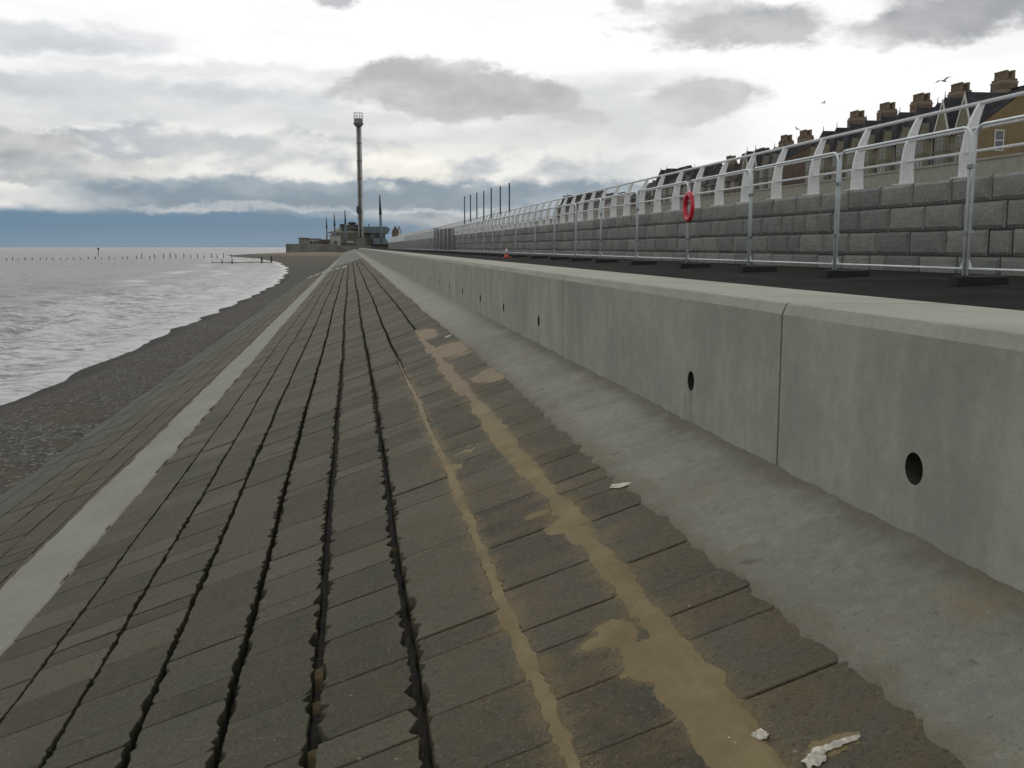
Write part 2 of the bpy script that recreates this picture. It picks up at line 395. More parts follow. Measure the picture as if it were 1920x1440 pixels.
def fsand(T):
    p = T.pos(); a = T.noise(p, 3, 5, .6); g = T.noise(p, 260, 3, .7)
    v = T.m('ADD', T.m('MULTIPLY', a, .6), T.m('MULTIPLY', g, .4))
    cc = T.mix(T.ss(v, .35, .65), (.165, .122, .055), (.245, .188, .090))
    cc = T.mix(T.m('MULTIPLY', T.ss(T.noise(T.mapv(p, (1, .6, 1), (3, 3, 0)), 5, 6, .7), .44, .60), .28), cc, (.130, .096, .044))
    pk = T.ss(T.xyz(p)[1], 6, 10)
    cc = T.mix(T.m('MULTIPLY', pk, .6), cc, (.225, .172, .115))
    cc = T.mix(T.m('MULTIPLY', T.ss(g, .58, .72), .5), cc, (.10, .075, .038))
    cc = T.mix(T.m('MULTIPLY', T.ss(T.noise(p, 60, 3, .8), .66, .74), .6), cc, (.34, .29, .20))
    return dict(color=cc, bump=T.m('ADD', g, T.noise(p, 30, 4)), dist=.004)
M['sand'] = mat('wet_sand', fsand, rough=.8)
def fshing(T):
    p = T.pos(); sh = T.attr('shore'); Y = T.xyz(p)[1]
    v1 = T.n('ShaderNodeTexVoronoi', {'Vector': p, 'Scale': 22.}); v2 = T.n('ShaderNodeTexVoronoi', {'Vector': p, 'Scale': 9.})
    c1 = T.xyz(v1.outputs['Color'])[0]; c2 = T.xyz(v2.outputs['Color'])[1]
    n = T.noise(p, .45, 5, .62)
    v = T.m('ADD', T.m('MULTIPLY', c1, .6), T.m('MULTIPLY', c2, .4))
    cc = T.mix(v, (.024, .022, .018), (.128, .118, .098))
    cc = T.mix(T.m('MULTIPLY', T.ss(c1, .86, .97), .7), cc, (.30, .28, .24))
    cc = T.mix(T.m('MULTIPLY', T.ss(n, .42, .60), .55), cc, (.080, .068, .045))
    wet = T.ss(T.m('ADD', sh, T.m('MULTIPLY', T.m('SUBTRACT', T.noise(p, .7, 4), .5), 1.4)), 1.3, .3)
    cc = T.mix(T.m('MULTIPLY', wet, .75), cc, (.026, .022, .018))
    far = T.ss(Y, 95, 240)
    cc = T.mix(T.m('MULTIPLY', far, .65), cc, (.100, .090, .066))
    tan = T.m('MULTIPLY', T.ss(Y, 240, 330), T.ss(sh, 6, 14))
    cc = T.mix(T.m('MULTIPLY', tan, .8), cc, (.185, .150, .105))
    h = T.m('SUBTRACT', 1., v1.outputs['Distance'])
    return dict(color=cc, bump=h, dist=.03, rough=T.m('SUBTRACT', .9, T.m('MULTIPLY', wet, .12)))
M['shingle'] = mat('shingle', fshing, spec=.12)
def ftar(T):
    p = T.pos(); n = T.noise(p, .8, 5, .6); g = T.noise(p, 120, 3, .7)
    cc = T.mix(T.ss(n, .35, .65), (.011, .0105, .009), (.019, .018, .0155))
    cc = T.mix(T.m('MULTIPLY', T.ss(T.noise(T.mapv(p, (1, .25, 1)), 1.6, 6, .7), .50, .68), .5), cc, (.040, .037, .031))
    cc = T.mix(T.m('MULTIPLY', T.ss(g, .6, .75), .5), cc, (.04, .038, .034))
    return dict(color=cc, bump=g, dist=.006)
M['tarmac'] = mat('tarmac', ftar, rough=.95, spec=.08)
def fgab(T):
    p = T.pos(); t = T.attr('tone')
    a = T.noise(p, 3.5, 6, .7); b = T.noise(p, 18, 5, .7)
    v = T.m('ADD', T.m('MULTIPLY', t, .28), T.m('ADD', T.m('MULTIPLY', a, .52), T.m('MULTIPLY', b, .20)))
    cc = T.mix(T.ss(v, .25, .75), (.150, .151, .132), (.262, .260, .226))
    return dict(color=cc, bump=T.m('ADD', T.m('MULTIPLY', a, 1.3), T.m('MULTIPLY', b, .5)), dist=.05)
M['gabion'] = mat('precast_block', fgab)
M['joint'] = mat('dark_joint', lambda T: dict(color=(.035, .035, .032)))
def plain(name, c, rough=.6, var=.12, spec=.4, metal=0., scale=6):
    def f(T):
        n = T.noise(T.pos(), scale, 5, .65)
        return dict(color=T.mix(T.ss(n, .35, .68), tuple(k * (1 - var) for k in c), tuple(min(1, k * (1 + var)) for k in c)))
    return mat(name, f, rough=rough, spec=spec, metal=metal)
M['white'] = plain('white_paint', (.62, .62, .60), .45, .06)
M['galv'] = plain('galvanised_steel', (.60, .64, .63), .45, .08, .5, .05)
M['wire'] = plain('fence_wire', (.24, .25, .25), .5, .1, .4, .3)
M['rubber'] = plain('black_rubber', (.012, .012, .013), .7, .3)
M['red'] = plain('red_plastic', (.50, .022, .035), .35, .1)
M['orange'] = plain('orange_plastic', (.40, .060, .035), .5, .15)
M['reflect'] = plain('white_sleeve', (.55, .53, .50), .5, .1)
M['darksteel'] = plain('dark_steel', (.045, .05, .065), .5, .2, .4, .2)
M['parapet'] = plain('parapet_render', (.27, .26, .21), .85, .10, .2)
M['paving'] = plain('promenade_paving', (.25, .24, .21), .85, .15, .2, scale=.5)
M['timber'] = plain('groyne_timber', (.035, .030, .026), .9, .4)
M['plastic'] = plain('crumpled_plastic', (.40, .365, .29), .5, .35, scale=60)
M['gullfeather'] = plain('gull_feather', (.30, .30, .31), .7, .2)
M['slate'] = plain('slate', (.052, .051, .056), .95, .25, .05, scale=1.5)
M['slate_brown'] = plain('old_slate', (.062, .056, .050), .95, .25, .05, scale=1.5)
def fbrick(c1, c2, mortar):
    def f(T):
        o = T.objv(); v = T.xyz(o)
        cxy = T.n('ShaderNodeCombineXYZ', {0: T.m('ADD', v[0], v[1]), 1: v[2], 2: 0.}).outputs[0]
        b = T.n('ShaderNodeTexBrick', {'Vector': cxy, 'Color1': c1 + (1,), 'Color2': c2 + (1,), 'Mortar': mortar + (1,), 'Scale': 4.4, 'Mortar Size': .012})
        n = T.noise(T.pos(), .5, 5, .65)
        return dict(color=T.mix(T.m('MULTIPLY', T.ss(n, .4, .65), .35), b.outputs[0], tuple(k * .55 for k in c1)))
    return f
M['brick_ochre'] = mat('ochre_brick', fbrick((.185, .130, .062), (.150, .105, .050), (.19, .16, .10)))
M['brick_brown'] = mat('brown_brick', fbrick((.13, .085, .055), (.10, .062, .042), (.14, .12, .10)))
M['cream'] = plain('cream_render', (.175, .160, .105), .85, .12, .2, scale=1.2)
M['cream2'] = plain('beige_render', (.16, .145, .115), .85, .12, .2, scale=1.2)
M['tan'] = plain('tan_render', (.13, .105, .08), .85, .12, .2, scale=1.2)
M['trim'] = plain('white_trim', (.50, .49, .44), .6, .08)
M['frame'] = plain('window_frame', (.27, .255, .21), .7, .2)
M['glass'] = plain('window_glass', (.030, .034, .040), .12, .3, .6)
def fchim(T):
    v = T.xyz(T.objv()); s = T.m('FRACT', T.m('MULTIPLY', v[2], 1.25))
    n = T.noise(T.pos(), 3, 4)
    c0 = T.mix(T.ss(n, .4, .6), (.120, .082, .055), (.165, .118, .080))
    return dict(color=T.mix(T.ss(s, .60, .64), c0, (.21, .17, .12)))
M['chimney'] = mat('banded_brick', fchim)
M['pot'] = plain('clay_pot', (.19, .14, .095), .8, .25)
M['tower'] = plain('tower_steel', (.36, .36, .34), .5, .15, scale=.3)
M['tower_dark'] = plain('tower_dark', (.13, .125, .115), .6, .25, scale=.3)
M['pav'] = plain('pavilion_wall', (.105, .10, .08), .8, .15, scale=.2)
M['pavroof'] = plain('pavilion_roof', (.17, .165, .14), .7, .12, scale=.2)
M['pavblue'] = plain('pavilion_cladding', (.10, .125, .14), .6, .15, scale=.2)
M['farwall'] = plain('far_concrete', (.16, .155, .14), .85, .2, scale=.15)
M['shed'] = plain('pale_shed', (.30, .28, .24), .8, .15, scale=.3)
def fsea(T):
    p = T.pos(); sh = T.attr('shore'); X, Y, Z = T.xyz(p)[0:3]
    n1 = T.noise(T.mapv(p, (.6, 1, 1)), .95, 8, .68); n2 = T.noise(T.mapv(p, (.55, 1, 1), (5, 5, 0)), 2.8, 6, .7)
    n3 = T.noise(T.mapv(p, (.4, 1, 1)), .035, 5, .6)
    base = T.mix(T.ss(n1, .40, .60), (.06, .055, .048), (.19, .172, .158))
    base = T.mix(T.m('MULTIPLY', T.ss(n3, .42, .6), .5), base, (.075, .070, .055))
    far_ = T.ss(Y, 30, 260)
    base = T.mix(T.m('MULTIPLY', far_, .6), base, (.085, .080, .068))
    near = T.ss(sh, 22, 3)
    nf = T.noise(T.mapv(p, (.42, 1, 1), (9, 2, 0)), 3.6, 6, .72)
    fo = T.m('ADD', T.m('MULTIPLY', n2, .45), T.m('ADD', T.m('MULTIPLY', n1, .30), T.m('MULTIPLY', nf, .25)))
    thr = T.m('SUBTRACT', .60, T.m('MULTIPLY', near, .125))
    foam = T.ss(T.m('SUBTRACT', fo, thr), -.02, .05)
    foam = T.m('MULTIPLY', foam, T.m('SUBTRACT', 1., T.m('MULTIPLY', far_, .8)))
    foam = T.m('MAXIMUM', foam, T.m('MULTIPLY', T.attr('foam'), T.ss(nf, .34, .52)))
    cc = T.mix(T.m('MULTIPLY', foam, .85), base, (.80, .75, .73))
    h = T.m('ADD', T.m('MULTIPLY', n1, 1.0), T.m('ADD', T.m('MULTIPLY', n2, .45), T.m('MULTIPLY', T.noise(p, 7, 4, .7), .10)))
    return dict(color=cc, bump=h, dist=.50, spec=T.m('SUBTRACT', .5, T.m('MULTIPLY', far_, .32)), rough=T.m('ADD', .26, T.m('MULTIPLY', foam, .4)))
M['sea'] = mat('sea_water', fsea, rough=.2, spec=.5)
def fpath(T):
    p = T.pos(); n = T.noise(p, .35, 5, .65); b = T.noise(p, 3, 5, .7)
    cc = T.mix(T.ss(n, .4, .6), (.115, .108, .095), (.165, .155, .130))
    return dict(color=T.mix(T.m('MULTIPLY', T.ss(b, .55, .7), .4), cc, (.09, .085, .06)), bump=b, dist=.02)
M['path'] = mat('gravel_path', fpath)

# ------------------------------------------------------------------ slope: bedding, blocks, strip, apron, sand
YE = 112
mb = MB(); mb.add([(-4.9, -8, sz(-4.9) - .115), (2.4, -8, sz(2.4) - .115), (2.4, YE, sz(2.4) - .115), (-4.9, YE, sz(-4.9) - .115)], [(0, 1, 2, 3)])
tag(mb.build('embankment', M['bed']), kind='structure')
mb = MB(); ys = [YE, 150, 200, 260, 330, 420, 500]
for a, b in zip(ys[:-1], ys[1:]):
    mb.add([(-6, a, sz(-6) - .03), (2.4, a, sz(2.4) - .03), (2.4, b, sz(2.4) - .03), (-6, b, sz(-6) - .03)], [(0, 1, 2, 3)])
tag(mb.build('path', M['path']), kind='structure')

def wob(i, y): return .011 * math.sin(y * .3 + i * 1.3) + .004 * math.sin(y * 1.7 + i * 2.1)
gapw = [.010, .010, .010, .010, .010, .010, .010, .010, .010, .012, .016, .020, .026, .024, .022, .020, .01]
bites = [.006, .006, .006, .006, .006, .006, .006, .008, .010, .014, .018, .024, .028, .026, .016, .014, .004]
mb = MB()
for i in range(len(lines) - 1):
    y0 = -.4 + random.random() * .4
    rowskew = random.uniform(-.03, .03)
    while y0 < YE:
        L = random.choice((.40, .42, .44, .46, .22, .21, .36)) if random.random() < .9 else .62
        y1 = y0 + L; yc = (y0 + y1) / 2
        lod = 0 if yc < 14 else (1 if yc < 34 else 2)
        if lod == 2: L = L * 2; y1 = y0 + L
        np_ = max(2, round(L / .105)) if lod < 2 else 1
        sub = {0: 6, 1: 3, 2: 1}[lod]
        gy = random.choice((.0012, .002, .003, .004, .008)); ya, yb = y0 + gy, y1 - gy
        tone = random.random(); dz = random.gauss(0, .0020); tx = random.gauss(0, .005); ty = random.gauss(0, .005)
        if i == len(lines) - 2: tx *= .3; dz *= .5; ty *= .4
        le = []; re = []
        nn = np_ * sub; sl_, sr_ = random.random(), random.random(); rl_ = [random.choice((.1, .3, .5, .8, 1.0, 1.3)) for _ in range(9)]; rr_ = [random.choice((.1, .3, .5, .8, 1.0, 1.3)) for _ in range(9)]
        for k in range(nn + 1):
            t = k / nn; yy = ya + (yb - ya) * t; ph = t * np_
            if sub > 1:
                phl = ph + sl_ + .42 * math.sin(ph * 1.9 + tone * 9); phr = ph + sr_ + .42 * math.sin(ph * 1.45 + tone * 15)
                bl = bites[i] * ((.5 * abs(math.sin(math.pi * phl)) ** .8 + .5 * (1 - abs(2 * (phl % 1) - 1))) * rl_[int(phl) % 9] + .12)
                br = bites[i + 1] * ((.5 * abs(math.sin(math.pi * phr)) ** .8 + .5 * (1 - abs(2 * (phr % 1) - 1))) * rr_[int(phr) % 9] + .12)
            else: bl = bites[i] * .5; br = bites[i + 1] * .5
            jl = random.gauss(0, .0016) if lod == 0 else 0
            le.append((lines[i] + wob(i, yy) + gapw[i] / 2 + bl + jl, yy))
            re.append((lines[i + 1] + wob(i + 1, yy) - gapw[i + 1] / 2 - br + jl, yy))
        xc = (lines[i] + lines[i + 1]) / 2
        ring = le + re[::-1]
        def P(x, y, d_): return (x, y, sz(x) + d_ + dz + tx * (x - xc) + ty * (y - yc))
        n = len(ring)
        ins = .0035
        top = []
        for (x_, y_) in ring:
            sx = ins if x_ < xc else -ins; sy = ins if y_ < ya + .003 else (-ins if y_ > yb - .003 else 0)
            top.append(P(x_ + sx, y_ + sy, 0))
        if lod < 2:
            mid = [P(x_, y_, -.003) for x_, y_ in ring]; bot = [P(x_, y_, -.155) for x_, y_ in ring]
            fs = [list(range(n))[::-1]]
            for a in range(n):
                b = (a + 1) % n
                fs.append((a, b, n + b, n + a)); fs.append((n + a, n + b, 2 * n + b, 2 * n + a))
            mb.add(top + mid + bot, fs, tone)
        else:
            bot = [P(x_, y_, -.145) for x_, y_ in ring]
            mb.add(top + bot, [list(range(n))[::-1]] + [(a, (a + 1) % n, n + (a + 1) % n, n + a) for a in range(n)], tone)
        y0 = y1
tag(mb.build('revetment_slope', M['block']), kind='structure')

def graded(a, b, s0, k):
    o = [a]
    while o[-1] < b: o.append(o[-1] + s0 + k * max(0, o[-1] - a))
    return np.array(o)
# light concrete strip
Yg = graded(1.0, 190, .02, .004); Xg = np.linspace(-2.66, -1.80, 70)
XX, YY = np.meshgrid(Xg, Yg)
jag = lambda Y_, s: np.clip(22 / np.maximum(Y_, 22), .25, 1) * .038 * fbm(Y_ * 2.2, s + 0 * Y_, 3) * 2 + .014 * (np.mod(Y_ * 2.3 + .6 * fbm(Y_ * .7, s + 3 + 0 * Y_), 1) - .5) + .006 * np.sin(Y_ * .5 + s)
dl = XX - (-2.53 + jag(YY, 1.)); dr = (-1.97 + jag(YY, 9.)) - XX
dd = np.minimum(dl, dr)
hh = np.clip(dd * .8, -.03, .010) + .002 * fbm(XX * 6, YY * 6)
grid = grid_mesh('concrete_strip', XX, YY, sz(XX) + hh, M['strip'], keep=dd > -.03)
tag(grid, kind='structure')
# apron at the wall foot
Yg = graded(.2, 240, .016, .004); Xg = np.concatenate([np.linspace(1.14, 1.60, 60), np.linspace(1.62, 1.90, 16)])
XX, YY = np.meshgrid(Xg, Yg)
edge = 1.325 + .055 * fbm(YY * 1.6, 4 + 0 * YY, 5) + .035 * fbm(YY * 17, 9 + 0 * YY, 3) + .05 * fbm(YY * .35, 8 + 0 * YY, 2)
dd = XX - edge + .05 * fbm(XX * 16, YY * 12, 4)
pile = np.clip(1 - (1.875 - XX) / .07, 0, 1) ** 1.5 * np.clip(.5 + 2.4 * fbm(YY * 6, 2 + 0 * YY, 4), 0, 1) * .020 * (.6 + 1.2 * fbm(XX * 30, YY * 26, 2))
dent = -.006 * np.clip(fbm(XX * 9, YY * 5, 3) - .16, 0, 1) * 8
hh = np.clip(dd * .9, -.045, .014) + .005 * fbm(XX * 3.0, YY * 2.2, 4) + .0045 * fbm(XX * 22, YY * 20, 3) + dent * (dd > .02) + pile
tag(grid_mesh('concrete_apron', XX, YY, sz(XX) + hh, M['apron'], keep=dd > -.06), kind='structure')

# sand drifted into grooves and over blocks
def sand_sheet(Yg, Xg, name):
    XX, YY = np.meshgrid(Xg, Yg)
    h = np.full(XX.shape, -.18)
    nz = fbm(XX * 7, YY * 7, 4); n2 = fbm(XX * 30, YY * 22, 3); nl = fbm(XX * 1.3, YY * 1.1 + 40, 3)
    wv = lambda i: .011 * np.sin(YY * .3 + i * 1.3) + .004 * np.sin(YY * 1.7 + i * 2.1)
    # groove fills: (line, level, half width, ymin, ymax)
    for i, lev, hw, ya, yb, spread in ((15, .003, .020, 1.0, 15., .032), (14, -.004, .016, 1.0, 11., .014), (13, -.085, .05, 1.0, 6.5, .0), (12, -.098, .05, 1.0, 4.6, .0)):
        dx = np.abs(XX - (lines[i] + wv(i)))
        act = np.clip((YY - ya) * 3, 0, 1) * np.clip((yb - YY) * .7, 0, 1)
        wd = hw + spread * np.clip(.5 + 2.5 * fbm(YY * 1.4, i + 0 * YY, 3), 0, 1.6)
        g = lev + np.clip((wd - dx) * .35, -.09, .007) + .016 * nz + .010 * n2 - .03 * np.clip(-.05 - nl * (1 if spread == 0 else .15), 0, 1) * 4
        if spread == 0: g = np.where(dx < .06, -.18 + .13 * np.clip((fbm(YY * 2.2 + i * 9.3, 0 * YY + i + .5, 4) + .01) * 6, 0, 1) + .02 * nz, -.18)
        g = np.where(dx < .14, g, -.18)
        h = np.maximum(h, np.where(act > 0, g - (1 - act) * .05, -.18))
    # spreads: (px,py, rx, ry(world m), amp, rot)
    for px, py, rx, ry, amp in drifts:
        c = on_slope(px, py)
        r = np.sqrt(((XX - c[0]) / rx) ** 2 + ((YY - c[1]) / ry) ** 2) + nz * .75 + n2 * .25
        g = amp * (1 - r) * 1.6
        h = np.maximum(h, np.where(r < 1.5, np.minimum(g, amp), -.18))
    bgm = np.clip((XX - .30) * 6, 0, 1) * np.clip((14 - YY) * .3, 0, 1)
    h = np.maximum(h, np.where(bgm > 0, -.012 + .030 * nl + .006 * n2 - (1 - bgm) * .05, -.18))
    hz = h + .0015 * nz + .0035 * fbm(XX * 75, YY * 70, 2)
    return tag(grid_mesh(name, XX, YY, sz(XX) + hz, M['sand'], keep=hz > -.16), kind='stuff')
Ys = np.concatenate([np.arange(1.2, 7.5, .012), graded(7.5, 26, .02, .004)])
sand_sheet(Ys, np.arange(-.56, 1.72, .0105), 'sand')

# pale slabs crossing the slope far off
mb = MB()
for k, (px, py) in enumerate(((553, 529), (567, 524), (581, 520), (594, 515.5), (607, 511), (620, 507.5), (633, 504), (646, 501))):
    p = on_slope(px, py); x0 = p[0]
    mb.prism([(x0 - .24, sz(x0 - .24) - .1), (x0 + .24, sz(x0 + .24) - .1), (x0 + .24, sz(x0 + .24) + .045), (x0 - .24, sz(x0 - .24) + .045)], 1, p[1] - 2.6, p[1] + 2.6)
tag(mb.build('path_slabs', M['cap']), kind='structure')

# ------------------------------------------------------------------ beach and sea
SY = np.array([-30, 12, 25, 28, 34, 41, 55, 78, 103, 147, 190, 230, 315, 380, 430, 455, 480])
SX = np.array([-7.0, -7.9, -8.1, -8.05, -8.0, -7.57, -7.3, -6.97, -7.15, -8.9, -11.5, -15, -27.5, -42, -50, -42, -31])
def shore(Y_): return np.interp(Y_, SY, SX) + np.where(Y_ < 150, 1.0, 3.) * .42 * fbm(Y_ * .16, 0 * Y_ + 6, 4) * 2 + np.where(Y_ < 150, .30, 0.) * np.abs(np.sin(Y_ * .42 + 1.5 * fbm(Y_ * .1, 0 * Y_, 2)))
SEA = -3.5
Yg = graded(-10, 482, .07, .010); tt = np.concatenate([np.linspace(0, 1, 60), np.linspace(1.02, 1.5, 20)])
TT, YY = np.meshgrid(tt, Yg)
xe = np.interp(YY, [0, 90, 112, 130, 480], [-4.24, -4.24, -3.2, -2.55, -2.55]) + .09 * fbm(YY * 1.1, 0 * YY + 3, 5) * 2
xs = shore(YY); XX = xe + (xs - xe) * TT
ze = sz(xe) - .02 + np.clip(TT * 14, 0, 1) * .05
ZZ = np.where(TT < 1, ze + (SEA - ze) * TT, SEA - (TT - 1) * np.minimum(np.abs(xs - xe), 6) * .35)
ridge = .05 * np.clip(1 - np.abs(TT - .55) / .12, 0, 1) * (YY < 130)
ZZ = ZZ + (.05 * fbm(XX * 1.1, YY * .6, 4) * np.clip(TT * 5, 0, 1)) + ridge + .4 * np.clip(np.abs(xs - xe) / 20, 0, 1.5) * np.sin(np.clip(TT, 0, 1) * math.pi)
sh = XX - xs
tag(grid_mesh('beach', XX, YY, ZZ, M['shingle'], {'shore': sh}), kind='structure')

dxs = [0.]; 
while dxs[-1] < 6000: dxs.append(dxs[-1] + .16 + .011 * dxs[-1])
dxs = np.array(dxs)
Yg = graded(4, 9000, .16, .0075); Yg = np.concatenate([np.arange(-60, 4, 2.), Yg])
DX, YY = np.meshgrid(dxs, Yg)
s0 = np.where(YY < 482, shore(YY), -30.) + 1.2
XX = s0 - DX
dist = np.sqrt(XX ** 2 + YY ** 2); sp = .16 + .0075 * np.maximum(dist, 1)
ZZ = np.full(XX.shape, 0.)
for k in range(34):
    lam = 10 ** rng.uniform(math.log10(.7), math.log10(5)); a = rng.normal(-1.05, .75)   # travel direction, mostly towards the shore
    kx, ky = math.cos(a) * 2 * math.pi / lam, math.sin(a) * 2 * math.pi / lam
    amp = .016 * lam ** .8 * rng.uniform(.5, 1.1)
    ph = kx * XX + ky * YY + rng.uniform(0, 6.28) + 2.5 * fbm(XX * .08 + k, YY * .08, 2)
    f = np.clip((lam / sp - 3) / 3, 0, 1)
    ZZ += amp * f * (1 - 2 * np.abs(np.sin(ph / 2)))
depth = np.clip((DX - 1.2) / 7, .12, 1)
ZZ *= depth * 1.15
# small breakers running along the shore
foam = np.zeros(XX.shape); dsh = DX - 1.2
for d0, amp, wd in ((1.3, .09, .5), (4.6, .15, .8), (9.0, .15, 1.0), (14.5, .10, 1.2)):
    c_ = d0 + 2.4 * fbm(YY * .07, 0 * YY + d0, 3) * 2
    a_ = np.clip(.35 + 2.6 * fbm(YY * .11, 0 * YY + d0 * 3, 3), 0, 1)
    g = np.exp(-((dsh - c_) / wd) ** 2) * a_
    ZZ += amp * g * (sp < 1.2); foam = np.maximum(foam, np.exp(-((dsh - c_ + .4) / (wd * 1.4)) ** 2) * a_)
foam = np.maximum(foam, np.clip(1.3 - np.abs(dsh - .3) / 1.1, 0, 1))
tag(grid_mesh('sea', XX, YY, SEA + ZZ, M['sea'], {'shore': dsh, 'foam': foam}), kind='structure')

# ------------------------------------------------------------------ concrete wave wall
WX, WT, CW = 1.86, -.2415, .80      # face, top, cap width
PL, J0 = 4.65, 4.19
ZB = -1.02
hz_ = on_x(1727, 884, WX)[2]
ww = empty('concrete_wall', (WX, -5.11, ZB))
tag(ww, 'long low pale grey concrete wave wall with round drain holes and a flat top', 'wall')
def panel(holes):
    mb = MB(); m_ = MB()
    L = PL; g = .009; r = .055; zt = WT - ZB; zh = hz_ - ZB; s = .10
    ys_ = [g]
    zc = zt - .050                          # chamfer start
    def q(y0, y1, z0, z1):
        if y1 - y0 < 1e-5 or z1 - z0 < 1e-5: return
        mb.add([(0, y0, z0), (0, y1, z0), (0, y1, z1), (0, y0, z1)], [(0, 3, 2, 1)])
    y = g
    for yh in holes:
        q(y, yh - s, 0, zc); q(yh - s, yh + s, 0, zh - s); q(yh - s, yh + s, zh + s, zc)
        n = 32; ci = []; sq = []; inn = []
        for k in range(n):
            a = 2 * math.pi * k / n; ca, sa = math.cos(a), math.sin(a); mx = max(abs(ca), abs(sa))
            ci.append((0, yh + r * ca, zh + r * sa)); sq.append((0, yh + s * ca / mx, zh + s * sa / mx)); inn.append((.45, yh + r * ca, zh + .01 + r * sa))
        mb.add(ci + sq, [(k, (k + 1) % n, n + (k + 1) % n, n + k) for k in range(n)])
        m_.add(ci + inn, [(k, (k + 1) % n, n + (k + 1) % n, n + k) for k in range(n)] + [list(range(n, 2 * n))])
        y = yh + s
    q(y, L - g, 0, zc)
    # ends, chamfer, cap top, back
    y0, y1 = g, L - g; e = .012
    prof = [(0, 0), (0, zc), (.020, zt - .005), (.028, zt), (CW, zt - .012), (CW, 0)]
    vs = [(a, y0, b) for a, b in prof] + [(a, y1, b) for a, b in prof]
    mb.add(vs, [(5, 4, 3, 2, 1, 0)[::-1], (6, 7, 8, 9, 10, 11)[::-1], (4, 5, 11, 10)])
    mb.cur = 1
    nseg = 40; tv = []
    for k in range(nseg + 1):
        yy = y0 + (y1 - y0) * k / nseg; j = random.gauss(0, .0015)
        tv += [(0, yy, zc), (.020 + j, yy, zt - .005 + j), (.028 + j, yy, zt), (CW, yy, zt - .012)]
    mb.add(tv, [(4 * k + a, 4 * k + 4 + a, 4 * k + 5 + a, 4 * k + 1 + a) for k in range(nseg) for a in range(3)])
    return mb, m_
def mk_panel(holes):
    a, b = panel(holes); o = a.build('wall_panel', [M['wall'], M['cap']], ww)
    if holes: b.build('drain_hole', M['bed'], o)
    return o
pA = mk_panel([1.18, PL - 1.10]); pB = mk_panel([1.18])
first = {id(pA): True, id(pB): True}
for k in range(-2, 50):
    src = pB if k in (0, 4, 9) else pA
    if first.get(id(src)): o = src; first[id(src)] = False
    else:
        o = src.copy(); col.objects.link(o); o.parent = ww
        for ch in src.children:
            c2 = ch.copy(); col.objects.link(c2); c2.parent = o
    o.location = (0, J0 + k * PL + 5.11, 0)
fl = MB(); fl.box((.012, J0 - 2 * PL + 5.11 + .01, 0), (CW - .02, J0 + 50 * PL + 5.11 - .01, WT - ZB - .035))
# mastic in the joints sits behind the faces
fj = MB()
for k in range(-1, 50): fj.box((.014, J0 + k * PL + 5.11 - .0088, .0), (CW - .03, J0 + k * PL + 5.11 + .0088, WT - ZB - .03))
fj.build('joint_filler', M['joint'], ww)

# ------------------------------------------------------------------ tarmac, retaining wall, promenade
TZ = -.50
def tz(x): return -.434 - .032 * (GX - x)
GX = 9.96
mb = MB(); ys = [-8, 10, 30, 60, 120, 250, 480]
for a, b in zip(ys[:-1], ys[1:]): mb.add([(2.62, a, tz(2.62)), (10.4, a, tz(10.4)), (10.4, b, tz(10.4)), (2.62, b, tz(2.62))], [(0, 1, 2, 3)])
tag(mb.build('road', M['tarmac']), kind='structure')
GX, GT = 9.96, 1.14
mb = MB(); zc_ = [-.60, -.15, .28, .72, GT]
mb.cur = 1; mb.box((GX + .045, 1, -.6), (GX + .55, 270, GT - .03)); mb.cur = 0
for ci in range(4):
    y = 1 + random.random()
    while y < 270:
        L = random.choice((1.12, 1.15, 1.18, .62)) if ci < 3 else random.choice((1.1, 1.2, 1.3))
        if y > 120: L = 1.15
        g = .016; bv = .055; j = random.gauss(0, .006); tone = random.random()
        z0, z1 = zc_[ci] + .008, zc_[ci + 1] - .008; a, b = y + g, y + L - g; xf = GX + j
        fr = []; 
        nx_, nz_ = (5, 3) if y < 60 else (1, 1)
        vs = []; fs = []
        for kz in range(nz_ + 1):
            for ky in range(nx_ + 1):
                u = ky / nx_; v = kz / nz_
                bulge = random.gauss(.010, .0015) if (0 < kz < nz_ and 0 < ky < nx_) else random.uniform(-.001, .001)
                vs.append((xf - bulge, a + bv + (b - a - 2 * bv) * u + random.gauss(0, .005), z0 + bv + (z1 - z0 - 2 * bv) * v + random.gauss(0, .004)))
        W_ = nx_ + 1
        for kz in range(nz_):
            for ky in range(nx_):
                q0 = kz * W_ + ky; fs.append((q0, q0 + W_, q0 + W_ + 1, q0 + 1))
        per = [k for k in range(W_)] + [W_ * k + nx_ for k in range(1, nz_ + 1)] + [nz_ * W_ + k for k in range(nx_ - 1, -1, -1)] + [k * W_ for k in range(nz_ - 1, 0, -1)]
        base_i = len(vs)
        for k in per:
            p = vs[k]; yy = a + (b - a) * ((p[1] - a) / (b - a)); zz = p[2]
            if k % W_ == 0: yy = a
            if k % W_ == nx_: yy = b
            if k < W_: zz = z0
            if k >= nz_ * W_: zz = z1
            vs.append((xf + .045, yy, zz))
        n = len(per)
        for k in range(n):
            k2 = (k + 1) % n; fs.append((per[k], per[k2], base_i + k2, base_i + k))
        b2 = len(vs)
        for k in range(n): p = vs[base_i + k]; vs.append((GX + .6, p[1], p[2]))
        for k in range(n):
            k2 = (k + 1) % n; fs.append((base_i + k, base_i + k2, b2 + k2, b2 + k))
        mb.sm = False; mb.add(vs, fs, tone)
        y += L
o = mb.build('retaining_wall', [M['gabion'], M['joint']])
tag(o, 'long grey retaining wall of four courses of rough precast blocks under the white railing', 'wall')
mb = MB()
mb.add([(GX + .5, -8, 1.10), (900, -8, 1.10), (900, 2500, 1.10), (GX + .5, 2500, 1.10)], [(0, 1, 2, 3)])
tag(mb.build('promenade', M['paving']), kind='structure')
PX = 14.0; pzt = .137 * PX
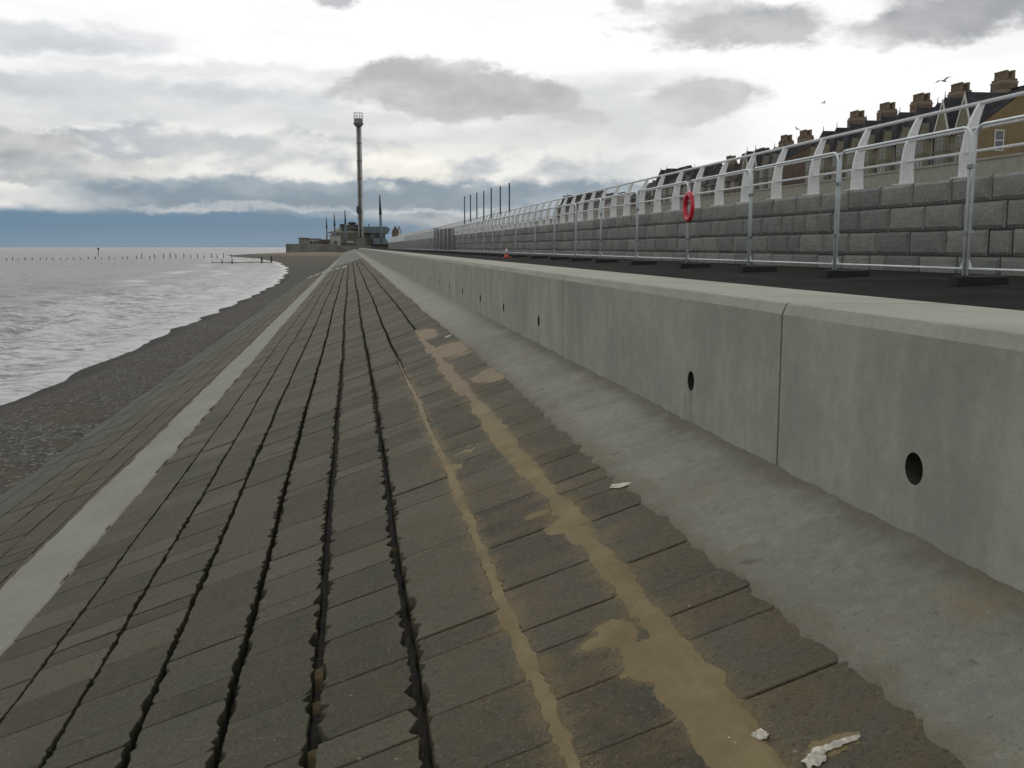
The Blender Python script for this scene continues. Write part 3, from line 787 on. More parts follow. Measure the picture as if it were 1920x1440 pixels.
mb = MB(); mb.box((PX, 5, 1.05), (PX + .25, 270, pzt)); mb.box((PX - .03, 5, pzt), (PX + .28, 270, pzt + .05))
tag(mb.build('parapet_wall', M['parapet']), 'low plain beige parapet wall running behind the white railing', 'wall')

# white curved railing on the retaining wall
RX = 10.22
rl = empty('railing', (RX, 8, GT)); tag(rl, 'white painted promenade railing with curved tapering posts and three rails', 'railing')
def post_mb(dy=0., mb=None):
    mb = mb or MB(); c_ = [(0, -.0, .26), (.40, -.01, .225), (.72, .03, .19), (.95, .09, .155), (1.12, .155, .12), (1.22, .20, .10)]
    L_ = [(cx - w_ / 2, z_) for z_, cx, w_ in c_]; R_ = [(cx + w_ / 2, z_) for z_, cx, w_ in c_]
    n = len(L_); vs = []
    for t in (-.035, .035):
        for k in range(n): vs.append((L_[k][0], dy + t, L_[k][1])); vs.append((R_[k][0], dy + t, R_[k][1]))
    fs = []
    for k in range(n - 1):
        a = 2 * k; fs.append((a, a + 1, a + 3, a + 2)); b = 2 * n + a; fs.append((b + 1, b, b + 2, b + 3))
        fs.append((a, a + 2, b + 2, b)); fs.append((a + 3, a + 1, b + 1, b + 3))
    e = 2 * n - 2; fs.append((e, e + 1, 2 * n + e + 1, 2 * n + e))
    mb.add(vs, fs)
    mb.box((-.22, dy - .11, -.005), (.22, dy + .11, .018))
    return mb
ppos = [15.88, 17.74, 19.62, 21.6, 23.6, 25.55]
sp_ = (ppos[-1] - ppos[0]) / 5
ppos = [ppos[0] - 3 * sp_, ppos[0] - 2 * sp_, ppos[0] - sp_] + ppos
while ppos[-1] < 268: ppos.append(ppos[-1] + sp_)
pm = None
for k, py in enumerate(ppos[:100]):
    if pm is None: pm = post_mb().build('post', M['white'], rl); o = pm
    else: o = pm.copy(); col.objects.link(o); o.parent = rl
    o.location = (0, py - 8, 0)
mb = MB()
for py in ppos[100:]: post_mb(py - 8, mb)
if mb.v: tag(mb.build('post_row', M['white'], rl), kind='stuff')
for (dx, dz_, r) in ((.20, 1.235, .034), (.03, .80, .028), (-.01, .42, .026)):
    mb = MB(); mb.tube([(dx, ppos[0] - 8, dz_), (dx, 30, dz_), (dx, 262, dz_)], r, 10); mb.build('rail', M['white'], rl)

# bare dark poles on the retaining wall
names = ['nearest', 'second nearest', 'third nearest', 'middle', 'third farthest', 'second farthest', 'farthest']
for k, (px, py) in enumerate(((955, 343), (938, 349), (921, 352), (907, 358), (894, 361), (882, 365), (871, 368))):
    q = on_x(px, py, 10.35); mb = MB(); mb.tube([(0, 0, 0), (0, 0, q[2] - GT)], .05, 8)
    mb.box((-.12, -.12, 0), (.12, .12, .03))
    o = mb.build('pole', M['darksteel']); o.location = (10.35, q[1], GT)
    tag(o, f'thin bare dark pole on the retaining wall, {names[k]} of seven', 'pole', 'seven dark poles on the retaining wall')

# ------------------------------------------------------------------ temporary steel fencing
FX = 7.9
fpx = [1817, 1570, 1407, 1290, 1195, 1127, 1080, 1040, 1003, 967, 942]
fy = [on_x(px, 400, FX)[1] for px in fpx]
d0 = fy[1] - fy[0]; fy = [fy[0] - 2 * d0, fy[0] - d0] + fy
while fy[-1] < 150: fy.append(fy[-1] + 3.8)
FH, FB = 1.93, .10
def heras():
    root = empty('mesh_fence'); W = 3.42; rr = .16
    mb = MB()
    pts = [(0, .0, .0)]; top = FH
    def arc(cy, a0, a1): return [(0, cy + rr * math.cos(a), top - rr + rr * math.sin(a)) for a in np.linspace(a0, a1, 7)]
    path = [(0, 0, 0)] + arc(rr, math.pi, math.pi / 2) + arc(W - rr, math.pi / 2, 0) + [(0, W, 0)]
    mb.tube(path, .0205, 10); mb.build('frame', M['galv'], root)
    mb = MB(); mb.tube([(0, 0, FB + .02), (0, W, FB + .02)], .016, 8)
    for s_, yb in ((1, 0), (-1, W)): mb.add([(0.004, yb, FB + .02), (0.004, yb + s_ * .09, FB + .02), (0.004, yb, FB + .17), (-.004, yb, FB + .02), (-.004, yb + s_ * .09, FB + .02), (-.004, yb, FB + .17)], [(0, 1, 2), (5, 4, 3), (0, 3, 4, 1), (1, 4, 5, 2)])
    mb.build('bottom_rail', M['galv'], root)
    mb = MB(); r_ = .0008
    k = .05
    while k < W - .02:
        mb.box((-r_, k - r_, FB), (r_, k + r_, top - .02)); k += .075
    for zz in np.arange(FB + .15, top - .05, .25): mb.box((r_, .01, zz - r_), (3 * r_, W - .01, zz + r_))
    mb.build('mesh_infill', M['wire'], root)
    return root
proto = heras(); groupf = 'temporary steel fence panels on the road'
def ordn(k):
    return ['first', 'second', 'third', 'fourth', 'fifth', 'sixth', 'seventh', 'eighth', 'ninth', 'tenth', 'eleventh', 'twelfth', 'thirteenth', 'fourteenth', 'fifteenth', 'sixteenth', 'seventeenth', 'eighteenth', 'nineteenth', 'twentieth'][k] if k < 20 else ['twenty-first', 'twenty-second', 'twenty-third', 'twenty-fourth', 'twenty-fifth', 'twenty-sixth', 'twenty-seventh', 'twenty-eighth', 'twenty-ninth', 'thirtieth', 'thirty-first', 'thirty-second', 'thirty-third', 'thirty-fourth', 'thirty-fifth', 'thirty-sixth', 'thirty-seventh', 'thirty-eighth', 'thirty-ninth', 'fortieth', 'forty-first', 'forty-second', 'forty-third', 'forty-fourth', 'forty-fifth'][k - 20]
mbf = MB(); mbf.prism([(-.115, .0), (.115, .0), (.10, .11), (.06, .13), (-.06, .13), (-.10, .11)], 0, -.18, .56)
foot0 = mbf.build('rubber_block', M['rubber'])
clip = MB(); clip.box((-.03, -.065, 1.40), (.03, .065, 1.45)); clip2 = MB(); clip2.box((-.03, -.065, .57), (.03, .065, .62))
nf = 0; visible0 = 1
for k in range(len(fy)):
    if k < len(fy) - 1:
        o = proto if k == 0 else copy_tree(proto)
        gap = .045
        o.location = (FX, fy[k] + gap, TZ + .10); o.scale = (1, (fy[k + 1] - fy[k] - 2 * gap) / 3.42, 1)
        if k < 1: lab = 'galvanised mesh fence panel just outside the right edge of the picture'
        elif k == 1: lab = 'galvanised mesh fence panel cut by the right edge of the picture'
        elif k == 5: lab = 'mesh fence panel starting at the post with the red lifebuoy and running away'
        elif k == 4: lab = 'mesh fence panel ending at the post with the red lifebuoy, on its right'
        else: lab = f'galvanised mesh fence panel on the road, {ordn(k - 1)} from the right edge'
        tag(o, lab, 'fence panel', groupf)
    f_ = foot0 if k == 0 else foot0.copy()
    if k: col.objects.link(f_)
    f_.location = (FX, fy[k], TZ); f_.rotation_euler.z = R(random.uniform(-4, 4))
    lab = 'black rubber fence foot below the red lifebuoy' if k == 5 else (f'black rubber block foot under the fence, {ordn(k - 1)} from the right edge' if k else 'black rubber fence foot outside the right edge of the picture')
    tag(f_, lab, 'fence foot', 'rubber feet under the fence panels')
    if k < len(fy) - 1:
        for cl_ in (clip, clip2):
            b_ = cl_.build('coupler', M['galv'], None); b_.parent = o; b_.location = (0, -gap, 0)

# lifebuoy on the fourth visible post
lb = on_x(1291, 388, FX - .08)
mb = MB(); Rr, rr = .27, .06; n, m = 40, 14; vs = []; fs = []
for i in range(n):
    a = 2 * math.pi * i / n
    for j in range(m):
        b = 2 * math.pi * j / m; q = Rr + rr * 1.15 * math.cos(b); vs.append((rr * .85 * math.sin(b), q * math.cos(a), q * 1.08 * math.sin(a)))
for i in range(n):
    for j in range(m): fs.append((i * m + j, i * m + (j + 1) % m, ((i + 1) % n) * m + (j + 1) % m, ((i + 1) % n) * m + j))
mb.sm = True; mb.add(vs, fs)
o = empty('lifebuoy', lb); tag(o, 'red ring lifebuoy hanging on a post of the mesh fence', 'lifebuoy')
mb.build('ring', M['red'], o)
mb = MB()
for a in (40, 140, 220, 320):
    a = R(a); ca, sa = math.cos(a), math.sin(a); pts = []
    for j in range(13):
        b = 2 * math.pi * j / 12; q = Rr + (rr * 1.15 + .004) * math.cos(b); pts.append(((rr * .85 + .004) * math.sin(b), q * ca, q * 1.08 * sa))
    mb.tube(pts, .010, 6, False)
mb.build('strap', M['red'], o)
mb = MB(); mb.tube([(0, .0, Rr * 1.08 - .02), (.05, .0, Rr + .16), (.06, 0, Rr + .17)], .008, 6); mb.build('rope', M['reflect'], o)

# ------------------------------------------------------------------ traffic cones
def cone():
    root = empty('traffic_cone')
    mb = MB(); mb.box((-.16, -.16, 0), (.16, .16, .03)); mb.lathe([(.13, .03), (.125, .05), (.088, .20)], n=16); mb.build('base', M['orange'], root)
    mb = MB(); mb.lathe([(.0885, .20), (.040, .43)], n=16); mb.build('sleeve', M['reflect'], root)
    mb = MB(); mb.lathe([(.0395, .43), (.03, .49), (.018, .50)], n=16); mb.build('tip', M['orange'], root)
    return root
cp = cone(); first_c = True
for k, (px, py, lab) in enumerate(((950, 486.5, 'nearest orange and white traffic cone showing above the wall top'),
        (849, 474.5, 'second nearest orange and white traffic cone, left of the big one'),
        (800, 470.5, 'small far traffic cone, third nearest in the row by the wall'),
        (785, 468.6, 'tiny far traffic cone, right one of a pair behind the wall'),
        (777, 468.2, 'tiny far traffic cone, left one of a pair behind the wall'),
        (746, 466.8, 'distant traffic cone, right one of the farthest four'),
        (740, 466.6, 'distant traffic cone, second from the right of the farthest four'),
        (731, 466.3, 'distant traffic cone, third from the right of the farthest four'),
        (720, 465.9, 'farthest traffic cone, at the left end of the row'))):
    q = on_z(px, py, tz(5)); o = cp if k == 0 else copy_tree(cp); o.location = (q[0], q[1], tz(q[0])); o.rotation_euler.z = random.uniform(0, 1.5)
    tag(o, lab, 'traffic cone', 'traffic cones along the wall')

# ------------------------------------------------------------------ litter
def crumple(pts_px, width, seed, label, name='plastic_scrap'):
    random.seed(seed); P_ = [on_slope(*p) for p in pts_px]; mb = MB(); vs = []; fs = []
    seg = []
    for a, b in zip(P_[:-1], P_[1:]):
        for t in np.linspace(0, 1, 7)[:-1]: seg.append(a + (b - a) * t)
    seg.append(P_[-1]); m = 6
    for i, p in enumerate(seg):
        tt_ = i / (len(seg) - 1); w_ = width * (.35 + .65 * math.sin(math.pi * min(1, tt_ * .9 + .1))) * random.uniform(.6, 1.3)
        dr = seg[min(i + 1, len(seg) - 1)] - seg[max(i - 1, 0)]; nrm = np.array([-dr[1], dr[0], 0]); nrm = nrm / (np.linalg.norm(nrm) + 1e-9)
        for j in range(m + 1):
            u = j / m - .5; q = p + nrm * u * w_; h = .004 + width * .16 * (1 - abs(2 * u)) * random.uniform(.3, 1.2) + random.uniform(0, .004)
            vs.append((q[0], q[1], sz(q[0]) + h))
    for i in range(len(seg) - 1):
        for j in range(m): a = i * (m + 1) + j; fs.append((a, a + 1, a + m + 2, a + m + 1))
    mb.sm = True; mb.add(vs, fs); c0 = P_[0]; o = mb.build(name, M['plastic'], None, origin=(c0[0], c0[1], sz(c0[0])))
    tag(o, label, 'litter', 'pale plastic scraps on the blocks')
crumple([(1512, 1432), (1535, 1412), (1570, 1398), (1612, 1384)], .035, 1, 'long crumpled whitish plastic strip on the blocks at the bottom right corner')
crumple([(1508, 1438), (1530, 1428), (1548, 1424)], .05, 2, 'crumpled pale plastic lump at the lower end of the long strip')
crumple([(1405, 1386), (1420, 1380), (1440, 1388)], .045, 3, 'small folded white plastic scrap on the sand stream')
crumple([(1358, 1383), (1368, 1392), (1380, 1402)], .035, 4, 'small shell-like white plastic scrap left of the folded one')
crumple([(1052, 962), (1060, 958), (1070, 955)], .035, 5, 'small white scrap beside the sandy groove in mid slope')
crumple([(1146, 914), (1165, 912), (1196, 906)], .06, 6, 'pale torn plastic flake near the apron edge')
crumple([(834, 634), (840, 632), (846, 630)], .10, 8, 'tiny pale scrap on the far sand patch')

# ------------------------------------------------------------------ gulls
def gull(px, py, Y, span, bank, label):
    c = on_y(px, py, Y); mb = MB(); mb.sm = True
    mb.tube([(-.26, 0, 0), (-.12, 0, .0), (.05, 0, .01), (.18, 0, .02), (.24, 0, .01)], [.01, .05, .06, .035, .008], 8)
    for s in (1, -1):
        mb.add([(.10, 0, .03), (-.05, 0, .03), (.15, s * span * .25, .13), (-.02, s * span * .25, .12), (.02, s * span * .5, .06), (.0, s * span * .5, .055),
                (.10, 0, .015), (-.05, 0, .015), (.15, s * span * .25, .115), (-.02, s * span * .25, .105)],
               [(0, 1, 3, 2), (2, 3, 5, 4), (6, 8, 9, 7), (8, 4, 5, 9), (0, 2, 8, 6), (1, 7, 9, 3), (2, 4, 8), (3, 9, 5)])
    o = mb.build('seagull', M['gullfeather']); o.location = c; o.rotation_euler = (R(bank), 0, R(200)); tag(o, label, 'bird', 'gulls in the sky')
gull(1770, 152, 60, 1.3, 10, 'small seagull gliding above the terrace chimneys')
gull(1495, 242, 90, .9, -30, 'tiny distant seagull left of the terrace roofs')
gull(1545, 193, 110, .8, 20, 'faint far seagull above the gap in the roofs')

# ------------------------------------------------------------------ houses of the sea front terraces
HX = 54.
def house(name, Wd, eave, ridge, wallm, roofm, seam='none', label='', group='', chim=True, gab='small', side=None, depth=9., nb=2, x0=HX, y0=0., bay=.55):
    root = empty(name, (x0, y0, 1.1)); tag(root, label, 'house', group)
    e, r = eave - 1.1, ridge - 1.1; ym = depth / 2
    mb = MB(); mb.prism([(0, 0), (depth, 0), (depth, e), (ym, r - .12), (0, e)], 1, 0, Wd)
    mb.build('wall', side if side else wallm, root)
    # render facing
    mb = MB(); mb.box((-.06, .0, 0), (0, Wd, e)); mb.build('front', wallm, root)
    mb = MB(); t = .14
    mb.prism([(-.35, e - .25), (ym, r), (ym, r + t), (-.35, e - .25 + t)], 1, -.0, Wd)
    mb.prism([(ym, r), (depth + .3, e - .2), (depth + .3, e - .2 + t), (ym, r + t)], 1, -.0, Wd)
    mb.box((ym - .1, 0, r + t), (ym + .1, Wd, r + t + .1))
    ro = mb.build('roof', roofm, root)
    if chim:
        mb = MB(); cy = 3.15; cx = ym - .2
        mb.box((cx - .7, cy - .95, r - 1.2), (cx + .7, cy + .95, r + .72)); mb.box((cx - .74, cy - .99, r + .72), (cx + .74, cy + .99, r + .86))
        mb.box((cx - .66, cy - .90, r + .86), (cx + .66, cy + .90, r + 1.1))
        ch_ = mb.build('chimney', M['chimney'], ro)
        mb = MB()
        for j in range(5):
            for i_ in (-.34, .34): mb.lathe([(.19, 0), (.18, .1), (.16, .58), (.19, .62), (.19, .72), (.10, .72)], (cx + i_, cy - .72 + j * .36, r + 1.1), 8)
        mb.build('chimney_pots', M['pot'], ch_)
    # bays with gables
    bw = Wd / nb
    for k in range(nb):
        yc = bw * (k + .5); hw = bw * .34
        mb = MB(); mb.prism([(0, yc - hw), (-bay, yc - hw * .62), (-bay, yc + hw * .62), (0, yc + hw)][::-1], 2, 0, e - .35)
        bo = mb.build('bay', wallm, root); gh = 0
        if gab != 'none':
            # steep slated cross roof, ridge running inland, and the rendered gable in front of it
            hb = bw / 2 - .06; zr = r - .25; z0 = e - .45; fx_ = -.25 if gab == 'big' else -.15; ax = -.25 if gab == 'big' else 1.1
            mc = MB(); mc.add([(fx_, yc - hb, z0), (fx_, yc + hb, z0), (ax, yc, zr), (ym, yc - hb, z0), (ym, yc + hb, z0), (ym, yc, zr)], [(0, 2, 1), (0, 3, 5, 2), (1, 2, 5, 4), (0, 1, 4, 3)])
            mc.tube([(ax + .05, yc, zr - .1), (ax + .05, yc, zr + .55)], [.06, .02], 6)
            mc.build('cross_roof', roofm, ro)
            gw = hw * (1.15 if gab == 'big' else .8); gh = (zr - e + .1) if gab == 'big' else 1.55
            mc = MB(); xf = fx_ - .12
            mc.add([(xf, yc - gw, e - .35), (xf, yc + gw, e - .35), (xf, yc, e - .35 + gh), (.9, yc - gw, e - .35), (.9, yc + gw, e - .35), (.9, yc, e - .35 + gh)], [(0, 2, 1), (0, 3, 5, 2), (1, 2, 5, 4), (0, 1, 4, 3)])
            mc.build('gable', wallm, bo)
            mb = MB(); th_ = .16 if gab == 'big' else .05
            for s in (1, -1):
                a = Vector((xf - .09, yc + s * (gw + .1), e - .45)); b = Vector((xf - .09, yc, e - .35 + gh + .12))
                mb.add([a, a + Vector((0, -s * th_ * 1.2, 0)), b + Vector((0, 0, -th_ * 2.4)), b, a + Vector((.08, 0, 0)), a + Vector((.08, -s * th_ * 1.2, 0)), b + Vector((.08, 0, -th_ * 2.4)), b + Vector((.08, 0, 0))],
                       [(0, 1, 2, 3), (7, 6, 5, 4), (0, 4, 5, 1), (1, 5, 6, 2), (3, 2, 6, 7), (0, 3, 7, 4)])
            mb.build('bargeboard', M['trim'] if gab == 'big' else wallm, bo)
        # string courses
        for z_ in (e - .42, e - 1.8, e - 5.6):
            mb = MB(); mb.prism([(.02, yc - hw - .06), (-bay - .07, yc - hw * .62 - .06), (-bay - .07, yc + hw * .62 + .06), (.02, yc + hw + .06)][::-1], 2, z_, z_ + .12)
            mb.build('cornice', M['cream2'] if wallm is M['cream'] else wallm, bo)
        for (za, zb) in ((e - 1.55, e - .6), (e - 4.3, e - 2.2), (e - 7.9, e - 5.8)):
            for (yy, w_) in ((yc - hw * .30, hw * .25), (yc + hw * .30, hw * .25)):
                mf = MB(); x_ = -bay - .03
                mf.box((x_, yy - w_, za), (x_ + .05, yy - w_ + .07, zb)); mf.box((x_, yy + w_ - .07, za), (x_ + .05, yy + w_, zb)); mf.box((x_, yy - w_ + .07, zb - .07), (x_ + .05, yy + w_ - .07, zb)); mf.box((x_, yy - w_ + .07, za), (x_ + .05, yy + w_ - .07, za + .07)); mf.box((x_, yy - w_ + .07, (za + zb) / 2 - .03), (x_ + .04, yy + w_ - .07, (za + zb) / 2 + .03))
                fo_ = mf.build('window', M['trim'] if (zb < e - 2 and k % 2 == 0) else M['frame'], root)
                mg = MB(); mg.box((x_ + .02, yy - w_ + .05, za + .05), (x_ + .045, yy + w_ - .05, zb - .05)); mg.build('pane', M['glass'], fo_)
        # windows of the flat wall between bays, slim
        mf = MB(); yy = bw * k + .12
        for (za, zb) in ((e - 4.2, e - 2.3),):
            mf.box((-.11, yy - .05, za), (-.07, yy + .42, zb))
        fo_ = mf.build('window', M['glass'], root)
    mb = MB(); mb.tube([(-.42, 0.02, e - .2), (-.42, Wd - .02, e - .2)], .075, 6); mb.build('gutter', M['darksteel'], root)
    mb = MB(); mb.tube([(-.14, Wd - .1, e - .2), (-.14, Wd - .1, 0)], .06, 6); mb.build('downpipe', M['darksteel'], root)
    return root
gA = 'gabled terrace houses facing the sea'
# terrace A
for k in range(5):
    h_ = house('terraced_house', 6.75, 10.4, 13.75, M['cream'], M['slate'],
               label=('cream end house with ochre brick gable side wall and tall white bargeboards' if k == 0 else f'cream gabled terrace house with dark slate roof, {ordn(k)} from the ochre brick end'),
               group=gA, gab='big' if k == 0 else 'small', side=M['brick_ochre'] if k == 0 else None, y0=82.5 + 6.75 * k)
    if k == 0:   # sash windows in the side wall and a lean mid stack
        for (xx, za) in ((1.55, 7.2), (1.55, 3.6), (6.2, 7.2)):
            mf = MB(); mf.box((xx, -.05, za), (xx + .9, .0, za + .08)); mf.box((xx, -.05, za + 1.7), (xx + .9, 0, za + 1.8)); mf.box((xx, -.05, za + .08), (xx + .08, 0, za + 1.7)); mf.box((xx + .82, -.05, za + .08), (xx + .9, 0, za + 1.7)); mf.box((xx + .08, -.045, za + .85), (xx + .82, 0, za + .95))
            wi = mf.build('window', M['trim'], h_); mg = MB(); mg.box((xx + .05, -.03, za + .05), (xx + .85, .01, za + 1.75)); mg.build('pane', M['glass'], wi)
# terrace B
for k in range(2):
    house('terraced_house', 6.0, 10.6, 13.2, M['cream2'], M['slate'], label=('brown brick sided house at the near end of the second terrace' if k == 0 else 'grey gabled house beside the brown sided one in the second terrace'),
          group=gA, gab='big' if k == 1 else 'small', side=M['brick_brown'] if k == 0 else None, y0=124 + 6.0 * k, depth=10)
rest = [(137.5, 6.2, 9.6, 12.2, 'tan', 'slate_brown', 'small'), (143.9, 6.2, 9.4, 12.0, 'tan', 'slate_brown', 'small'), (150.3, 6.0, 9.6, 12.2, 'cream2', 'slate', 'small'),
        (158, 7.3, 10.2, 13.0, 'cream2', 'slate', 'small'), (165.5, 7.3, 10.4, 13.2, 'cream2', 'slate', 'none'), (173, 6.6, 10.6, 13.9, 'tan', 'slate', 'small'),
        (182, 8., 9.4, 12.6, 'cream2', 'slate_brown', 'none'), (190.2, 8., 9.2, 12.3, 'tan', 'slate', 'none'),
        (216, 9, 8.6, 11.6, 'shed', 'slate_brown', 'none'), (225.4, 9, 8.8, 11.9, 'shed', 'slate', 'none'), (235, 9, 9.4, 12.9, 'cream2', 'slate_brown', 'small'), (245, 9, 9, 12.4, 'shed', 'slate_brown', 'none'), (255, 9, 9.6, 13.4, 'tan', 'slate', 'small')]
for k, (y0, wd, ev, rg, wm, rm, gb) in enumerate(rest):
    house('seafront_house', wd, ev, rg, M[wm], M[rm], label=f'small distant seafront house behind the railing, {ordn(k)} beyond the second terrace', group='distant seafront houses', gab=gb, y0=y0, chim=k < 3, depth=10, bay=.4)

# ------------------------------------------------------------------ far end: sea wall, sheds, pavilion, tower
D = 480.
def px2(pxl, pyl, Y): q = on_y(pxl, pyl, Y); return q[0], q[2]
fx0 = px2(537, 465, D)[0]
mb = MB(); zt_ = px2(600, 460.5, D)[1]
mb.box((fx0, D, -4), (60, D + 400, zt_)); 
tag(mb.build('headland', M['farwall']), kind='structure')
mb = MB(); mb.box((fx0 - .2, D - .6, -4), (px2(632, 465, D)[0], D - .02, zt_ + .8))
for k in range(14): xk = fx0 + 1 + k * 2.0; mb.box((xk, D - .75, -4), (xk + .35, D - .6, zt_ + .5))
tag(mb.build('sea_wall', M['farwall']), 'weathered far sea wall in front of the low pale sheds', 'wall')
def shed(x0p, x1p, ytp, Y, m, label, door=(), dep=14, name='shed'):
    xa, zt1 = px2(x0p, ytp, Y); xb, _ = px2(x1p, ytp, Y)
    root = empty(name, (xa, Y, zt_)); tag(root, label, 'building', 'low buildings at the far end')
    W_ = xb - xa; H_ = zt1 - zt_
    mb = MB(); mb.box((0, 0, 0), (W_, dep, H_)); mb.build('wall', m, root)
    mb = MB(); mb.box((-.3, -.3, H_), (W_ + .3, dep + .3, H_ + .35)); mb.build('roof', M['tower_dark'], root)
    for u in door:
        mb = MB(); mb.box((W_ * u, -.08, 0), (W_ * u + 1.2, .0, min(2.3, H_ * .7))); mb.build('door', M['glass'], root)
    return root
shed(560, 577, 447, 500, M['farwall'], 'plain grey flat-roofed block at the left end of the far buildings')
shed(578, 600, 448.5, 503, M['shed'], 'pale low shed with dark openings between the grey block and the red-brown shelter', (.15, .45, .75))
shed(600, 617, 450, 499, M['brick_brown'], 'red-brown open-fronted shelter in the middle of the far buildings', (.1, .35, .6, .8))
shed(618, 638, 442, 506, M['shed'], 'taller white kiosk building in front of the domed pavilion', (.45,))
shed(640, 668, 456, 512, M['pav'], 'low dark hut row at the foot of the pavilion', (.2, .5, .8))
shed(650, 664, 452, 520, M['trim'], 'small bright white van-sized kiosk at the pavilion foot', (.5,), dep=4)
# pavilion
YP = 570.
bx = px2(612, 450, YP)[0]; root = empty('pavilion', (0, YP, zt_)); tag(root, 'large dark domed leisure pavilion with flat cupola roof and long cladded wing', 'building')
def Z(pyl): return px2(660, pyl, YP)[1] - zt_
def Xp(pxl): return px2(pxl, 440, YP)[0]
mb = MB(); mb.box((Xp(622), 0, 0), (Xp(690), 40, Z(436))); mb.build('wall', M['pav'], root)
mb = MB(); cx = Xp(655); rr = Xp(697) - cx
pr = [(rr, Z(437)), (rr * 1.0, Z(435)), (rr * .75, Z(431)), (rr * .52, Z(426)), (rr * .40, Z(423)), (rr * .25, Z(420.5)), (.01, Z(419.5))]
mb.lathe(pr, (cx, 18, 0), 24); mb.build('dome', M['pavroof'], root)
mb = MB(); mb.box((Xp(640), 8, Z(430)), (Xp(672), 26, Z(421.5)));  mb.build('drum', M['pav'], root)
mb = MB(); mb.box((Xp(637), 6, Z(422)), (Xp(650), 28, Z(419.5))); mb.box((Xp(655), 9, Z(421)), (Xp(667), 24, Z(418))); mb.box((Xp(666), 6.5, Z(423)), (Xp(673), 28, Z(420.5)))
mb.prism([(Xp(652), Z(418)), (Xp(669), Z(418)), (Xp(665), Z(415.5)), (Xp(655), Z(415.5))], 1, 8, 25); mb.build('cupola_roof', M['darksteel'], root)
mb = MB(); mb.prism([(Xp(676), Z(425)), (Xp(725), Z(425)), (Xp(731), Z(430)), (Xp(727), Z(438)), (Xp(676), Z(436.5))], 1, -6, 34); mb.build('wing_roof', M['pavblue'], root)
mb = MB(); mb.box((Xp(680), -2, 0), (Xp(722), 30, Z(438))); mb.build('wing', M['pav'], root)
mb = MB(); mb.box((Xp(694), -2.4, Z(449)), (Xp(720), -2.02, Z(438))); mb.build('glazing', M['glass'], root)
mb = MB(); mb.box((Xp(699), -10, 0), (Xp(722), -2.5, Z(447))); mb.prism([(Xp(722), 0), (Xp(731), 0), (Xp(722), Z(447))], 1, -10, -2.5); mb.build('porch', M['pavblue'], root)
mb = MB(); mb.box((Xp(691), 4, Z(425)), (Xp(693), 6, Z(420))); mb.build('vent', M['tower_dark'], root)
# masts of the pavilion
for k, (pb, yb, pt, yt, r0, lab) in enumerate(((613, 450, 612, 408, .35, 'leftmost short dark mast by the domed pavilion'), (628.5, 452, 626.5, 402, .42, 'second mast from the left by the domed pavilion'), (649, 455, 646.5, 394, .42, 'third mast, in front of the pavilion dome'), (715, 448, 712, 366, .65, 'tall tapering mast right of the observation tower'))):
    xa, za = px2(pb, yb, 530); xb, zb = px2(pt, yt, 530); root = empty('mast', (xa, 530, zt_)); tag(root, lab, 'mast', 'masts by the pavilion')
    H_ = zb - zt_; dx = xb - xa
    mb = MB(); mb.tube([(0, 0, 0), (dx * .6, 0, H_ * .62)], [r0 * 1.3, r0], 8); mb.build('lower_pole', M['pavblue'], root)
    mb = MB(); mb.tube([(dx * .6, 0, H_ * .62), (dx, 0, H_)], [r0 * 1.15, r0 * .5], 8); mb.build('upper_pole', M['darksteel'], root)
# observation tower
YT = 545.; k_ = YT / 1900
xb, _ = px2(676.5, 455, YT); xt_, zt2 = px2(672.3, 211, YT)
root = empty('observation_tower', (xb, YT, zt_)); tag(root, 'very tall slim steel observation tower with a caged head', 'tower')
Hh = zt2 - zt_
mb = MB(); mb.tube([(1.0, 0, 0), (1.0, 0, Hh * .2), (1., 0, Hh * .90)], [.62, .55, .5], 12); mb.build('light_column', M['tower'], root)
mb = MB(); mb.tube([(.1, .9, 3), (.1, .9, Hh * .90)], [1.15, .95], 12); mb.build('dark_column', M['tower_dark'], root)
mb = MB(); mb.tube([(-.9, -.2, 0), (-.9, -.2, Hh * .90)], [.4, .32], 10); mb.build('light_column', M['tower'], root)
mb = MB()
for t in np.arange(.12, .9, .13): mb.box((-1.3, -.6, Hh * t), (1.55, 1.6, Hh * t + .3))
mb.build('bracing', M['tower_dark'], root)
mb = MB(); mb.box((-1.9, -1.2, Hh * .245), (-.3, .4, Hh * .30)); mb.build('cabin', M['darksteel'], root)
mb = MB(); mb.lathe([(1.5, Hh * .895), (2.7, Hh * .918), (2.7, Hh * .922), (2.3, Hh * .925), (2.3, Hh * .955), (1.9, Hh * .957)], (0, .4, 0), 10); mb.build('head', M['tower_dark'], root)
mb = MB()
for a in range(10):
    a = a * math.pi / 5; mb.tube([(2.3 * math.cos(a), .4 + 2.3 * math.sin(a), Hh * .955), (2.3 * math.cos(a), .4 + 2.3 * math.sin(a), Hh)], .10, 6)
for zz in (.975, .998): mb.tube([(2.3 * math.cos(a), .4 + 2.3 * math.sin(a), Hh * zz) for a in np.linspace(0, 2 * math.pi, 17)], .10, 6, False)
mb.build('cage', M['tower'], root)
mb = MB(); mb.box((-2.2, -1.6, 0), (2.4, 2.6, 4.2)); mb.build('base', M['tower_dark'], root)
